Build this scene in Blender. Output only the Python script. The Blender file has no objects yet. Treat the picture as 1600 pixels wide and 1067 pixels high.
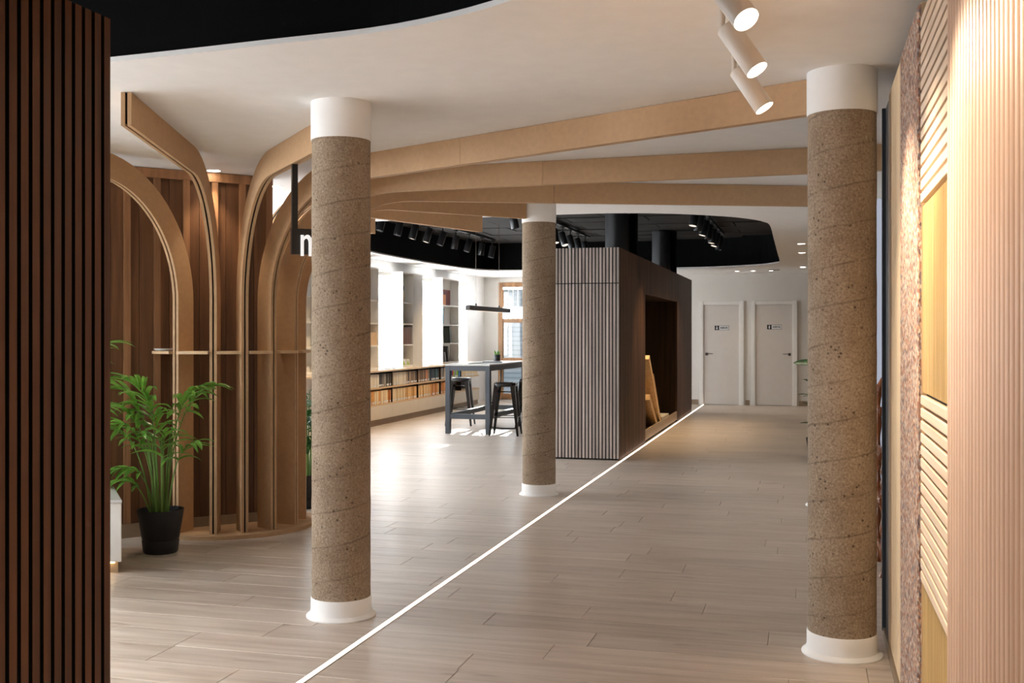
import bpy, bmesh, math, random
from mathutils import Vector, Matrix

# ------------------------------------------------------------------ camera, sky, sun, exposure
S = bpy.context.scene
COL = S.collection
TH = math.radians(15.2)                       # the corridor runs along +y, the camera is turned left of it
CT, ST = math.cos(TH), math.sin(TH)
CAM_Z, FPX = 1.45, 1700.0
CEIL = 2.63                                   # white ceiling
VOID = 3.15                                   # black ceiling in the recesses
BACK = 22.3                                   # back wall
WLEFT = -6.68                                 # inner face of the window wall

cam_d = bpy.data.cameras.new('camera')
cam = bpy.data.objects.new('camera', cam_d); COL.objects.link(cam)
cam.location = (0, 0, CAM_Z)
cam.rotation_euler = (math.pi / 2, 0, TH)
cam_d.sensor_width = 36.0
cam_d.lens = FPX / 1600 * 36.0
cam_d.shift_y = -13.5 / 1600
cam_d.clip_end = 200
cam_d.dof.use_dof = True
cam_d.dof.focus_distance = 6.6
cam_d.dof.aperture_fstop = 9.0
S.camera = cam

S.view_settings.view_transform = 'Standard'
S.view_settings.look = 'None'
S.view_settings.gamma = 1.0
S.view_settings.use_curve_mapping = False
S.view_settings.exposure = 1.2

W = bpy.data.worlds.new('world'); S.world = W; W.use_nodes = True
bg = W.node_tree.nodes['Background']
bg.inputs['Color'].default_value = (0.93, 0.965, 1.0, 1)
bg.inputs['Strength'].default_value = 10.0

sun_d = bpy.data.lights.new('sun', 'SUN'); sun_d.energy = 9.0; sun_d.angle = math.radians(0.5); sun_d.color = (1, .95, .87)
sun = bpy.data.objects.new('sun', sun_d); COL.objects.link(sun)
sun.rotation_euler = Vector((0.165, -1.0, -0.262)).to_track_quat('-Z', 'Y').to_euler()

def portal(loc, rot, sx, sy):
    l = bpy.data.lights.new('window_daylight', 'AREA'); l.shape = 'RECTANGLE'; l.size = sx; l.size_y = sy
    l.cycles.is_portal = True
    o = bpy.data.objects.new('window_daylight', l); COL.objects.link(o); o.location = loc; o.rotation_euler = rot
WIN_Y = [(-2.32, -1.30), (-.29, .73), (1.74, 2.76), (3.77, 4.79), (5.80, 6.82), (7.83, 8.85), (9.86, 10.88), (11.89, 12.91), (13.92, 14.94), (15.95, 16.98), (17.98, 19.03), (20.03, 21.1)]  # the first four, out of view, are added to light the foreground
WIN_Z = (0.88, 2.46)
for a, b in WIN_Y:
    portal((WLEFT - 0.19, (a + b) / 2, sum(WIN_Z) / 2), (0, -math.pi / 2, 0), WIN_Z[1] - WIN_Z[0], b - a)

WARM = (1.0, 0.82, 0.61)
def spot(loc, aim, power, deg=60, blend=0.6, col=WARM, r=0.03, parent=None, name='lamp_light'):
    l = bpy.data.lights.new(name, 'SPOT'); l.energy = power; l.spot_size = math.radians(deg); l.spot_blend = blend
    l.color = col; l.shadow_soft_size = r
    o = bpy.data.objects.new(name, l); COL.objects.link(o)
    o.location = loc
    o.rotation_euler = (Vector(aim) - Vector(loc)).to_track_quat('-Z', 'Y').to_euler()
    if parent is not None:
        attach(o, parent)
    return o

# ------------------------------------------------------------------ helpers
def attach(o, parent):
    o.parent = parent
    m = Matrix.Identity(4)
    p = parent
    chain = []
    while p is not None:
        chain.append(p); p = p.parent
    for q in reversed(chain):
        m = m @ q.matrix_parent_inverse @ q.matrix_basis
    o.matrix_parent_inverse = m.inverted()

def tag(o, label, cat=None, group=None, kind=None):
    if label: o['label'] = label
    if cat: o['category'] = cat
    if group: o['group'] = group
    if kind: o['kind'] = kind
    return o

def empty(name, loc=(0, 0, 0)):
    o = bpy.data.objects.new(name, None); COL.objects.link(o); o.location = loc
    o.empty_display_size = 0.1
    return o

def thing(name, label, cat, loc=(0, 0, 0), group=None):
    return tag(empty(name, loc), label, cat, group)

class MB:
    def __init__(s): s.v = []; s.f = []
    def add(s, vs, fs):
        n = len(s.v); s.v += [tuple(p) for p in vs]; s.f += [tuple(i + n for i in f) for f in fs]; return s
    def box(s, x0, x1, y0, y1, z0, z1):
        return s.add([(x0,y0,z0),(x1,y0,z0),(x1,y1,z0),(x0,y1,z0),(x0,y0,z1),(x1,y0,z1),(x1,y1,z1),(x0,y1,z1)],
                     [(3,2,1,0),(4,5,6,7),(0,1,5,4),(1,2,6,5),(2,3,7,6),(3,0,4,7)])
    def obox(s, c, ux, uy, uz):                # oriented box: centre and three half-axis vectors
        c, ux, uy, uz = map(Vector, (c, ux, uy, uz))
        vs = [c + a*ux + b*uy + d*uz for d in (-1, 1) for a, b in ((-1,-1),(1,-1),(1,1),(-1,1))]
        return s.add(vs, [(3,2,1,0),(4,5,6,7),(0,1,5,4),(1,2,6,5),(2,3,7,6),(3,0,4,7)])
    def bar(s, p, q, w, h, up=(0, 0, 1)):      # rectangular bar from p to q
        p, q = Vector(p), Vector(q); d = (q - p); L = d.length; d.normalize()
        u = Vector(up); a = d.cross(u)
        if a.length < 1e-5: a = d.cross(Vector((1, 0, 0)))
        a.normalize(); b = a.cross(d)
        return s.obox((p + q) / 2, d * L / 2, a * w / 2, b * h / 2)
    def taper(s, p, q, w0, h0, w1, h1, up=(0, 0, 1)):
        p, q = Vector(p), Vector(q); d = (q - p).normalized()
        a = d.cross(Vector(up))
        if a.length < 1e-5: a = d.cross(Vector((1, 0, 0)))
        a.normalize(); b = a.cross(d)
        vs = [p + i*a*w0/2 + j*b*h0/2 for i, j in ((-1,-1),(1,-1),(1,1),(-1,1))] + [q + i*a*w1/2 + j*b*h1/2 for i, j in ((-1,-1),(1,-1),(1,1),(-1,1))]
        return s.add(vs, [(0,1,2,3)[::-1],(4,5,6,7),(0,1,5,4),(1,2,6,5),(2,3,7,6),(3,0,4,7)])
    def tube(s, path, rad, n=10, cap=True):
        path = [Vector(p) for p in path]; m = len(path)
        if not hasattr(rad, '__len__'): rad = [rad] * m
        rings = []; ref = None
        for i, p in enumerate(path):
            d = (path[min(i+1, m-1)] - path[max(i-1, 0)]).normalized()
            if ref is None:
                ref = d.cross(Vector((0, 0, 1)))
                if ref.length < 1e-3: ref = d.cross(Vector((1, 0, 0)))
            a = (ref - d * ref.dot(d)).normalized(); ref = a; b = d.cross(a)
            rings.append([p + rad[i] * (math.cos(2*math.pi*k/n) * a + math.sin(2*math.pi*k/n) * b) for k in range(n)])
        vs = [q for r in rings for q in r]; fs = []
        for i in range(m - 1):
            for k in range(n):
                fs.append((i*n+k, i*n+(k+1) % n, (i+1)*n+(k+1) % n, (i+1)*n+k))
        if cap: fs += [tuple(range(n))[::-1], tuple((m-1)*n+k for k in range(n))]
        return s.add(vs, fs)
    def lathe(s, prof, c=(0, 0, 0), n=32, cap=True):
        vs = []; fs = []; m = len(prof)
        for r, z in prof:
            for k in range(n):
                t = 2*math.pi*k/n; vs.append((c[0] + r*math.cos(t), c[1] + r*math.sin(t), c[2] + z))
        for i in range(m - 1):
            for k in range(n):
                fs.append((i*n+k, i*n+(k+1) % n, (i+1)*n+(k+1) % n, (i+1)*n+k))
        if cap: fs += [tuple(range(n))[::-1], tuple((m-1)*n+k for k in range(n))]
        return s.add(vs, fs)
    def prism(s, poly, z0, z1):                # polygon (counter-clockwise) extruded up
        n = len(poly)
        vs = [(x, y, z0) for x, y in poly] + [(x, y, z1) for x, y in poly]
        fs = [tuple(range(n))[::-1], tuple(range(n, 2*n))] + [(i, (i+1) % n, n+(i+1) % n, n+i) for i in range(n)]
        return s.add(vs, fs)
    def mesh(s, name, m=None, smooth=False):
        me = bpy.data.meshes.new(name); me.from_pydata(s.v, [], s.f); me.update()
        if smooth:
            for p in me.polygons: p.use_smooth = True
            me.set_sharp_from_angle(angle=math.radians(38))
        if m is not None: me.materials.append(m)
        return me
    def build(s, name, m, parent=None, smooth=False, bevel=0):
        return put(name, s.mesh(name, m, smooth), parent, bevel)

def put(name, me, parent=None, bevel=0):
    o = bpy.data.objects.new(name, me); COL.objects.link(o)
    if parent is not None: attach(o, parent)
    if bevel:
        b = o.modifiers.new('bevel', 'BEVEL'); b.width = bevel; b.segments = 2; b.limit_method = 'ANGLE'
    return o

def slat(x0, x1, y0, y1, z0, z1, face, m, parent):
    """acoustic slat: veneered front (face index of the box), black core on its sides"""
    me = MB().box(x0, x1, y0, y1, z0, z1).mesh('slat', m); me.materials.append(M['slot'])
    for k, p in enumerate(me.polygons): p.material_index = 0 if k in (face, 1) else 1
    return put('slat', me, parent)

def struct(o, label=None):
    o['kind'] = 'structure'
    if label: o['label'] = label
    return o

# point on the ground plan for a given lateral offset / depth seen from the entrance
def plan(lat, d): return (CT*lat - ST*d, ST*lat + CT*d)
def project(x, y, z):
    d = -ST*x + CT*y; lat = CT*x + ST*y
    if d < 0.2: return None
    return 800 + FPX*lat/d, 520 - FPX*(z - CAM_Z)/d

# ------------------------------------------------------------------ materials
def lin(c):
    return tuple((x/12.92 if x <= .04045 else ((x+.055)/1.055)**2.4) for x in (v/255 for v in c)) + (1.0,)

class NT:
    def __init__(s, name):
        s.m = bpy.data.materials.new(name); s.m.use_nodes = True; s.t = s.m.node_tree
        s.b = s.t.nodes['Principled BSDF']
    def n(s, typ, **kw):
        nd = s.t.nodes.new(typ)
        for k, v in kw.items():
            if k in nd.inputs and not hasattr(nd, k): nd.inputs[k].default_value = v
            else: setattr(nd, k, v)
        return nd
    def l(s, a, b): s.t.links.new(a, b)
    def coords(s, scale=(1, 1, 1), kind='Object', rot=(0, 0, 0)):
        tc = s.n('ShaderNodeTexCoord'); mp = s.n('ShaderNodeMapping')
        mp.inputs['Scale'].default_value = scale; mp.inputs['Rotation'].default_value = rot
        s.l(tc.outputs[kind], mp.inputs['Vector']); return mp
    def noise(s, vec, scale=1.0, detail=4, rough=.55):
        nz = s.n('ShaderNodeTexNoise'); nz.inputs['Scale'].default_value = scale
        nz.inputs['Detail'].default_value = detail; nz.inputs['Roughness'].default_value = rough
        s.l(vec, nz.inputs['Vector']); return nz
    def ramp(s, fac, stops):
        r = s.n('ShaderNodeValToRGB'); e = r.color_ramp.elements
        while len(e) > 1: e.remove(e[-1])
        e[0].position = stops[0][0]; e[0].color = stops[0][1]
        for p, c in stops[1:]:
            q = e.new(p); q.color = c
        s.l(fac, r.inputs['Fac']); return r
    def mix(s, fac, a, b, mode='MIX'):
        m = s.n('ShaderNodeMix', data_type='RGBA', blend_type=mode)
        for i, v in ((0, fac), (6, a), (7, b)):
            if hasattr(v, 'is_linked'): s.l(v, m.inputs[i])
            else: m.inputs[i].default_value = v
        return m.outputs[2]
    def math(s, op, a, b=0.0):
        m = s.n('ShaderNodeMath', operation=op)
        for i, v in enumerate((a, b)):
            if hasattr(v, 'is_linked'): s.l(v, m.inputs[i])
            else: m.inputs[i].default_value = v
        return m.outputs[0]
    def bump(s, h, strength=.3, dist=.01):
        b = s.n('ShaderNodeBump'); b.inputs['Strength'].default_value = strength; b.inputs['Distance'].default_value = dist
        s.l(h, b.inputs['Height']); s.l(b.outputs[0], s.b.inputs['Normal'])
    def base(s, c):
        if hasattr(c, 'is_linked'): s.l(c, s.b.inputs['Base Color'])
        else: s.b.inputs['Base Color'].default_value = c
    def set(s, **kw):
        for k, v in kw.items(): s.b.inputs[k.replace('_', ' ')].default_value = v

def plain(name, rgb, rough=.6, var=.06, scale=8, metal=0, bump=0, spec=.5):
    t = NT(name); nz = t.noise(t.coords().outputs[0], scale, 3)
    c = lin(rgb); lo = tuple(x*(1-var) for x in c[:3]) + (1,); hi = tuple(min(1, x*(1+var)) for x in c[:3]) + (1,)
    t.base(t.ramp(nz.outputs[0], [(.3, lo), (.7, hi)]).outputs[0])
    t.set(Roughness=rough, Metallic=metal); t.b.inputs['Specular IOR Level'].default_value = spec
    if bump: t.bump(nz.outputs[0], bump, .004)
    return t.m

def wood(name, dark, light, axis='z', rough=.5, fine=1.0, rnd=.12, spec=.4, bump=.08):
    """timber with the grain along one axis; every piece gets a slightly different tone"""
    t = NT(name)
    sc = {'x': (1.2, 22, 22), 'y': (22, 1.2, 22), 'z': (22, 22, 1.2)}[axis]
    tc = t.n('ShaderNodeTexCoord'); oi = t.n('ShaderNodeObjectInfo'); ge = t.n('ShaderNodeNewGeometry')
    r = t.math('ADD', oi.outputs['Random'], ge.outputs['Random Per Island'])
    off = t.n('ShaderNodeVectorMath', operation='ADD'); t.l(tc.outputs['Object'], off.inputs[0])
    cmb = t.n('ShaderNodeCombineXYZ'); k = t.math('MULTIPLY', r, 37.0)
    for i in range(3): t.l(k, cmb.inputs[i])
    t.l(cmb.outputs[0], off.inputs[1])
    mp = t.n('ShaderNodeMapping'); mp.inputs['Scale'].default_value = tuple(v*fine for v in sc); t.l(off.outputs[0], mp.inputs['Vector'])
    nz = t.noise(mp.outputs[0], 1.0, 5, .6)
    col = t.ramp(nz.outputs[0], [(.28, lin(dark)), (.72, lin(light))]).outputs[0]
    hv = t.n('ShaderNodeHueSaturation'); t.l(col, hv.inputs['Color'])
    t.l(t.math('ADD', t.math('MULTIPLY', t.math('FRACT', t.math('MULTIPLY', r, 7.13)), 2*rnd), 1-rnd), hv.inputs['Value'])
    t.base(hv.outputs[0]); t.set(Roughness=rough); t.b.inputs['Specular IOR Level'].default_value = spec
    if bump: t.bump(nz.outputs[0], bump, .002)
    return t.m

def emit(name, rgb, strength):
    t = NT(name); t.base((0, 0, 0, 1)); t.b.inputs['Emission Color'].default_value = rgb + (1,)
    t.b.inputs['Emission Strength'].default_value = strength; return t.m

M = {}
M['white'] = plain('white_paint', (243, 242, 240), .75, .02)
M['wall'] = plain('wall_paint', (216, 212, 205), .8, .03, 2)
M['trim_white'] = plain('white_lacquer', (232, 228, 222), .4, .02)
M['black'] = plain('black_paint', (5, 5, 5), .9, .15, 5, spec=.1)
M['black_tile'] = plain('black_tile', (38, 34, 30), .8, .3, 3, bump=.2, spec=.2)
M['black_metal'] = plain('black_metal', (26, 26, 28), .35, .1)
M['black_gloss'] = plain('black_gloss_metal', (20, 19, 19), .16, .1)
M['pot'] = plain('black_plastic', (22, 23, 26), .45, .1)
M['soil'] = plain('soil', (48, 36, 27), .95, .4, 60, bump=.6)
M['grey_steel'] = plain('grey_steel', (62, 68, 76), .45, .06)
M['dark_bronze'] = plain('dark_bronze', (66, 58, 54), .45, .06)
M['table_top'] = plain('pale_table_top', (205, 203, 200), .3, .04)
M['white_metal'] = plain('white_metal', (224, 216, 205), .42, .02)
M['chrome'] = plain('brushed_steel', (150, 140, 128), .3, .05, metal=.9)
M['mdf'] = plain('raw_fibreboard', (190, 155, 118), .62, .05, 30, spec=.3)
M['mdf_edge'] = plain('pale_board', (214, 182, 142), .55, .05, 20)
M['slot'] = plain('dark_slot', (14, 11, 9), .9, .1)
M['walnut_slat'] = wood('walnut_slat', (74, 45, 26), (110, 71, 43), 'z', .5)
M['wall_board'] = wood('cedar_board', (84, 55, 35), (126, 87, 58), 'z', .45)
M['wall_batten'] = wood('cedar_batten', (122, 86, 58), (164, 120, 84), 'z', .45)
M['booth_wood'] = wood('smoked_oak', (46, 31, 22), (112, 80, 58), 'z', .55, .6, .18, spec=.12)
M['booth_dark'] = wood('smoked_oak_inner', (40, 28, 19), (62, 45, 31), 'z', .6, spec=.12)
M['grey_slat'] = wood('grey_oak_slat', (146, 133, 127), (190, 176, 167), 'z', .5, rnd=.16)
M['window_wood'] = wood('window_oak', (134, 94, 57), (172, 126, 82), 'z', .4)
M['pine'] = wood('pale_pine', (222, 190, 150), (242, 219, 184), 'z', .5, rnd=.05)
M['pale_slat'] = wood('pale_slat', (220, 194, 166), (240, 219, 196), 'y', .5, rnd=.04)
M['gold'] = wood('golden_reed', (188, 152, 92), (218, 187, 128), 'z', .42, rnd=.08)
M['rib'] = wood('beige_rib', (205, 168, 142), (228, 196, 172), 'z', .42, rnd=.04)
M['rib_gap_shade'] = plain('rib_gap_shade', (152, 112, 90), .6, .05)  # backing coloured darker than the ribs, shade between them painted in
M['antique'] = wood('antique_walnut', (92, 48, 24), (146, 84, 46), 'z', .25)
M['plank_light'] = wood('light_plank', (212, 172, 118), (238, 205, 152), 'z', .5)
M['cream_cab'] = plain('cream_cabinet', (222, 209, 190), .5, .02)
M['shelf_white'] = plain('shelf_white', (230, 226, 219), .55, .02)
M['toe'] = plain('brown_kick', (150, 128, 104), .6, .05)
M['skirting'] = plain('taupe_skirting', (142, 124, 104), .6, .04)
M['lamp_on'] = emit('lit_lens', (1.0, .86, .70), 12)
M['lamp_dim'] = emit('faint_lens', (1.0, .80, .62), .8)
M['led'] = emit('led_diffuser', (1.0, .84, .70), 1.6)
M['led_warm'] = emit('warm_led', (1.0, .68, .30), 4.0)

# floor boards
def floor_mat():
    t = NT('oak_laminate')
    tc = t.n('ShaderNodeTexCoord'); oi = t.n('ShaderNodeObjectInfo'); ge = t.n('ShaderNodeNewGeometry')
    r = t.math('ADD', oi.outputs['Random'], ge.outputs['Random Per Island'])
    off = t.n('ShaderNodeVectorMath', operation='ADD'); t.l(tc.outputs['Object'], off.inputs[0])
    cmb = t.n('ShaderNodeCombineXYZ'); k = t.math('MULTIPLY', r, 53.0)
    t.l(k, cmb.inputs[0]); t.l(k, cmb.inputs[1]); t.l(off.inputs[1].node.outputs[0], off.inputs[1].node.inputs[0]) if False else None
    t.l(cmb.outputs[0], off.inputs[1])
    mp = t.n('ShaderNodeMapping'); mp.inputs['Scale'].default_value = (1.3, 16, 1); t.l(off.outputs[0], mp.inputs['Vector'])
    g = t.noise(mp.outputs[0], 1.0, 6, .62)
    col = t.ramp(g.outputs[0], [(.25, lin((166, 148, 133))), (.5, lin((195, 180, 166))), (.75, lin((213, 201, 189)))]).outputs[0]
    mp2 = t.n('ShaderNodeMapping'); mp2.inputs['Scale'].default_value = (2.4, 9, 1); t.l(off.outputs[0], mp2.inputs['Vector'])
    kn = t.noise(mp2.outputs[0], 1.0, 2, .5)
    kf = t.ramp(kn.outputs[0], [(.66, (0, 0, 0, 1)), (.78, (1, 1, 1, 1))]).outputs[0]
    col = t.mix(t.math('MULTIPLY', kf, .55), col, lin((116, 92, 74)))
    hv = t.n('ShaderNodeHueSaturation'); t.l(col, hv.inputs['Color'])
    t.l(t.math('ADD', t.math('MULTIPLY', t.math('FRACT', t.math('MULTIPLY', r, 5.71)), .14), .93), hv.inputs['Value'])
    t.base(hv.outputs[0])
    t.l(t.math('ADD', t.math('MULTIPLY', g.outputs[0], .22), .24), t.b.inputs['Roughness'])
    t.b.inputs['Specular IOR Level'].default_value = .46
    t.bump(g.outputs[0], .10, .002)
    return t.m
M['floor'] = floor_mat()

# cast concrete with spiral shuttering seams, pores and pale aggregate
def concrete_mat():
    t = NT('cast_concrete'); mp = t.coords(); v = mp.outputs[0]
    big = t.noise(v, 4, 4, .6); fine = t.noise(v, 95, 3, .65)
    col = t.ramp(big.outputs[0], [(.3, lin((142, 123, 103))), (.7, lin((168, 150, 130)))]).outputs[0]
    col = t.mix(t.ramp(fine.outputs[0], [(.30, (.8, .8, .8, 1)), (.50, (0, 0, 0, 1))]).outputs[0], col, lin((112, 93, 75)))
    col = t.mix(t.ramp(fine.outputs[0], [(.56, (0, 0, 0, 1)), (.72, (.8, .8, .8, 1))]).outputs[0], col, lin((190, 173, 150)))
    pore = t.n('ShaderNodeTexVoronoi'); pore.inputs['Scale'].default_value = 34; t.l(v, pore.inputs['Vector'])
    pm = t.noise(v, 13, 1); pf = t.math('MULTIPLY', t.ramp(pore.outputs['Distance'], [(.10, (1, 1, 1, 1)), (.24, (0, 0, 0, 1))]).outputs[0],
                                        t.ramp(pm.outputs[0], [(.54, (0, 0, 0, 1)), (.60, (1, 1, 1, 1))]).outputs[0])
    col = t.mix(t.math('MULTIPLY', pf, .8), col, lin((56, 43, 33)))
    sx = t.n('ShaderNodeSeparateXYZ'); t.l(v, sx.inputs[0])
    ang = t.math('DIVIDE', t.math('ARCTAN2', sx.outputs[1], sx.outputs[0]), 2*math.pi)
    wob = t.math('MULTIPLY', t.noise(v, 9, 2).outputs[0], .10)
    ph = t.math('FRACT', t.math('ADD', t.math('SUBTRACT', t.math('DIVIDE', sx.outputs[2], .172), ang), wob))
    seam = t.ramp(ph, [(0, (0, 0, 0, 1)), (.46, (0, 0, 0, 1)), (.5, (1, 1, 1, 1)), (.54, (0, 0, 0, 1))]).outputs[0]
    brk = t.ramp(t.noise(v, 6, 2).outputs[0], [(.34, (.25, .25, .25, 1)), (.6, (1, 1, 1, 1))]).outputs[0]
    sf = t.math('MULTIPLY', seam, brk)
    col = t.mix(t.math('MULTIPLY', sf, .55), col, lin((78, 60, 46)))
    t.base(col); t.set(Roughness=.9); t.b.inputs['Specular IOR Level'].default_value = .2
    h = t.math('SUBTRACT', t.math('SUBTRACT', fine.outputs[0], t.math('MULTIPLY', pf, 1.5)), t.math('MULTIPLY', sf, .8))
    t.bump(h, .35, .004)
    return t.m
M['concrete'] = concrete_mat()

def tweed_mat():
    t = NT('tweed_cloth'); v = t.coords((210, 90, 80)).outputs[0]
    a = t.n('ShaderNodeTexVoronoi'); a.inputs['Scale'].default_value = 1.0; t.l(v, a.inputs['Vector'])
    sp = t.n('ShaderNodeSeparateColor'); t.l(a.outputs['Color'], sp.inputs[0])
    col = t.ramp(sp.outputs[0], [(0, lin((88, 78, 80))), (.25, lin((150, 112, 92))), (.45, lin((206, 182, 160))), (.6, lin((176, 122, 96))), (.75, lin((120, 116, 122))), (1, lin((222, 204, 184)))]).outputs[0]
    t.base(col); t.set(Roughness=.95); t.b.inputs['Specular IOR Level'].default_value = .1
    t.bump(sp.outputs[1], .3, .003); return t.m
M['tweed'] = tweed_mat()

def leaf_mat(name, a, b):
    t = NT(name); nz = t.noise(t.coords().outputs[0], 14, 2)
    t.base(t.ramp(nz.outputs[0], [(.3, lin(a)), (.7, lin(b))]).outputs[0]); t.set(Roughness=.32)
    t.b.inputs['Specular IOR Level'].default_value = .6
    tr = t.n('ShaderNodeBsdfTranslucent'); tr.inputs['Color'].default_value = lin(tuple(min(255, int(x*1.15)) for x in b))
    mx = t.n('ShaderNodeMixShader'); mx.inputs[0].default_value = .22
    out = t.t.nodes['Material Output']
    t.l(t.b.outputs[0], mx.inputs[1]); t.l(tr.outputs[0], mx.inputs[2]); t.l(mx.outputs[0], out.inputs['Surface']); return t.m
M['leaf'] = leaf_mat('palm_leaf', (58, 114, 40), (134, 186, 78))
M['leaf_dark'] = leaf_mat('glossy_leaf', (24, 62, 30), (58, 104, 48))
M['stem'] = plain('green_stem', (104, 138, 62), .5, .15)

def glass_mat(name='window_glass', tint=(.97, .985, 1), gloss=.06):
    t = NT(name); tr = t.n('ShaderNodeBsdfTransparent'); tr.inputs['Color'].default_value = tint + (1,)
    gl = t.n('ShaderNodeBsdfGlossy'); gl.inputs['Roughness'].default_value = .02
    mx = t.n('ShaderNodeMixShader'); mx.inputs[0].default_value = gloss
    t.l(tr.outputs[0], mx.inputs[1]); t.l(gl.outputs[0], mx.inputs[2]); t.l(mx.outputs[0], t.t.nodes['Material Output'].inputs['Surface'])
    return t.m
M['glass'] = glass_mat()

def frost_mat():
    t = NT('frosted_blind'); w = t.coords((1, 1, 1)).outputs[0]
    wv = t.n('ShaderNodeTexWave', wave_type='BANDS', bands_direction='Z'); wv.inputs['Scale'].default_value = 3.2; t.l(w, wv.inputs['Vector'])
    c = t.ramp(wv.outputs[0], [(0, (.11, .125, .13, 1)), (.18, (.16, .172, .18, 1)), (1, (.17, .182, .19, 1))]).outputs[0]
    tr = t.n('ShaderNodeBsdfTranslucent'); t.l(c, tr.inputs['Color'])
    df = t.n('ShaderNodeBsdfDiffuse'); t.l(c, df.inputs['Color'])
    mx = t.n('ShaderNodeMixShader'); mx.inputs[0].default_value = .35
    t.l(tr.outputs[0], mx.inputs[1]); t.l(df.outputs[0], mx.inputs[2]); t.l(mx.outputs[0], t.t.nodes['Material Output'].inputs['Surface'])
    return t.m
M['frost'] = frost_mat()

# ------------------------------------------------------------------ floor
rng = random.Random(5)
floor = struct(MB().box(-6.9, 2.9, -2.7, BACK + .1, -.12, -.012).build('floor', M['skirting']), 'greige oak laminate floor')
PW, PL, X0, X1 = .24, 1.38, -6.68, 2.7
planks = []
y = -2.5; row = 0
while y < BACK - .01:
    y1 = min(y + PW, BACK)
    x = X0 - rng.random() * PL
    while x < X1:
        a, b = max(x, X0), min(x + PL, X1)
        if b - a > .02: planks.append((a + .0012, b - .0012, y + .0014, y1 - .0014))
        x += PL
    y += PW; row += 1
def shown(p):
    pts = [project(px, py, 0) for px in (p[0], p[1]) for py in (p[2], p[3])]
    if any(q is None for q in pts): return 0
    us = [q[0] for q in pts]; vs = [q[1] for q in pts]
    if max(us) < 172 or min(us) > 1400 or min(vs) > 1067: return 0
    return (min(max(us), 1400) - max(min(us), 172)) * (min(max(vs), 1067) - min(vs))
planks.sort(key=shown, reverse=True)
def plank_geo(mb, p):
    a, b, c, d = p; e = .0016
    vs = [(a, c, -.012), (b, c, -.012), (b, d, -.012), (a, d, -.012),
          (a, c, -e), (b, c, -e), (b, d, -e), (a, d, -e), (a+e, c+e, 0), (b-e, c+e, 0), (b-e, d-e, 0), (a+e, d-e, 0)]
    fs = [(8, 9, 10, 11)]
    for i in range(4):
        j = (i + 1) % 4
        fs += [(i, j, 4+j, 4+i), (4+i, 4+j, 8+j, 8+i)]
    mb.add(vs, fs)
for p in planks[:290]:
    mb = MB(); plank_geo(mb, p); mb.build('plank', M['floor'], floor)
mb = MB()
for p in planks[290:]: plank_geo(mb, p)
mb.build('far_planks', M['floor'], floor)['kind'] = 'stuff'

# ------------------------------------------------------------------ ceiling with two curved recesses
def smooth_loop(pts, n=5):
    out = []; m = len(pts)
    for i in range(m):
        p0, p1, p2, p3 = (Vector(pts[(i + k - 1) % m]) for k in range(4))
        for j in range(n):
            t = j / n
            q = .5 * ((2*p1) + (p2 - p0)*t + (2*p0 - 5*p1 + 4*p2 - p3)*t*t + (3*p1 - p0 - 3*p2 + p3)*t*t*t)
            out.append((q.x, q.y))
    return out
R1 = smooth_loop([(-5.6, 4.30), (-4.2, 4.21), (-2.934, 4.117), (-2.191, 4.045), (-1.542, 3.962), (-1.011, 3.723), (-.72, 3.40), (-.58, 2.9),
                  (-.55, 1.6), (-.55, .2), (-.75, -.7), (-1.5, -1.1), (-3.2, -1.2), (-5.2, -1.1), (-5.8, .4), (-5.9, 2.6), (-5.85, 3.8)])[::-1]
R2 = smooth_loop([(-5.2, 10.9), (-4.42, 10.74), (-3.3, 10.66), (-2.4, 10.61), (-1.838, 10.63), (-1.297, 10.823), (-.825, 11.197), (-.588, 11.519), (-.455, 11.85),
                  (-.40, 12.3), (-.41, 14.0), (-.43, 16.5), (-.446, 18.44), (-.51, 18.95), (-.89, 19.55), (-1.834, 20.02), (-3.2, 20.1), (-5.2, 20.08), (-5.85, 19.75),
                  (-6.10, 18.8), (-6.19, 17.2), (-6.20, 15.6), (-6.14, 14.0), (-6.05, 12.4), (-5.75, 11.4)])
def ceiling_sheet():
    bm = bmesh.new()
    def loop(pts):
        vs = [bm.verts.new((x, y, CEIL)) for x, y in pts]
        for i in range(len(vs)): bm.edges.new((vs[i], vs[(i+1) % len(vs)]))
    loop([(-6.9, -2.7), (2.8, -2.7), (2.8, BACK + .05), (-6.9, BACK + .05)]); loop(R1); loop(R2)
    bmesh.ops.triangle_fill(bm, use_beauty=True, use_dissolve=False, edges=bm.edges[:])
    def inside(c, poly):
        k = False
        for i in range(len(poly)):
            (x1, y1), (x2, y2) = poly[i], poly[i-1]
            if (y1 > c.y) != (y2 > c.y) and c.x < (x2-x1)*(c.y-y1)/(y2-y1)+x1: k = not k
        return k
    bad = [f for f in bm.faces if inside(f.calc_center_median(), R1) or inside(f.calc_center_median(), R2)]
    bmesh.ops.delete(bm, geom=bad, context='FACES_ONLY')
    r = bmesh.ops.extrude_face_region(bm, geom=bm.faces[:])
    for v in [g for g in r['geom'] if isinstance(g, bmesh.types.BMVert)]: v.co.z += .022
    bmesh.ops.recalc_face_normals(bm, faces=bm.faces[:])
    me = bpy.data.meshes.new('ceiling'); bm.to_mesh(me); bm.free(); me.materials.append(M['white']); return me
ceiling = struct(put('ceiling', ceiling_sheet()), 'white plasterboard ceiling with two curved cut-outs')
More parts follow.
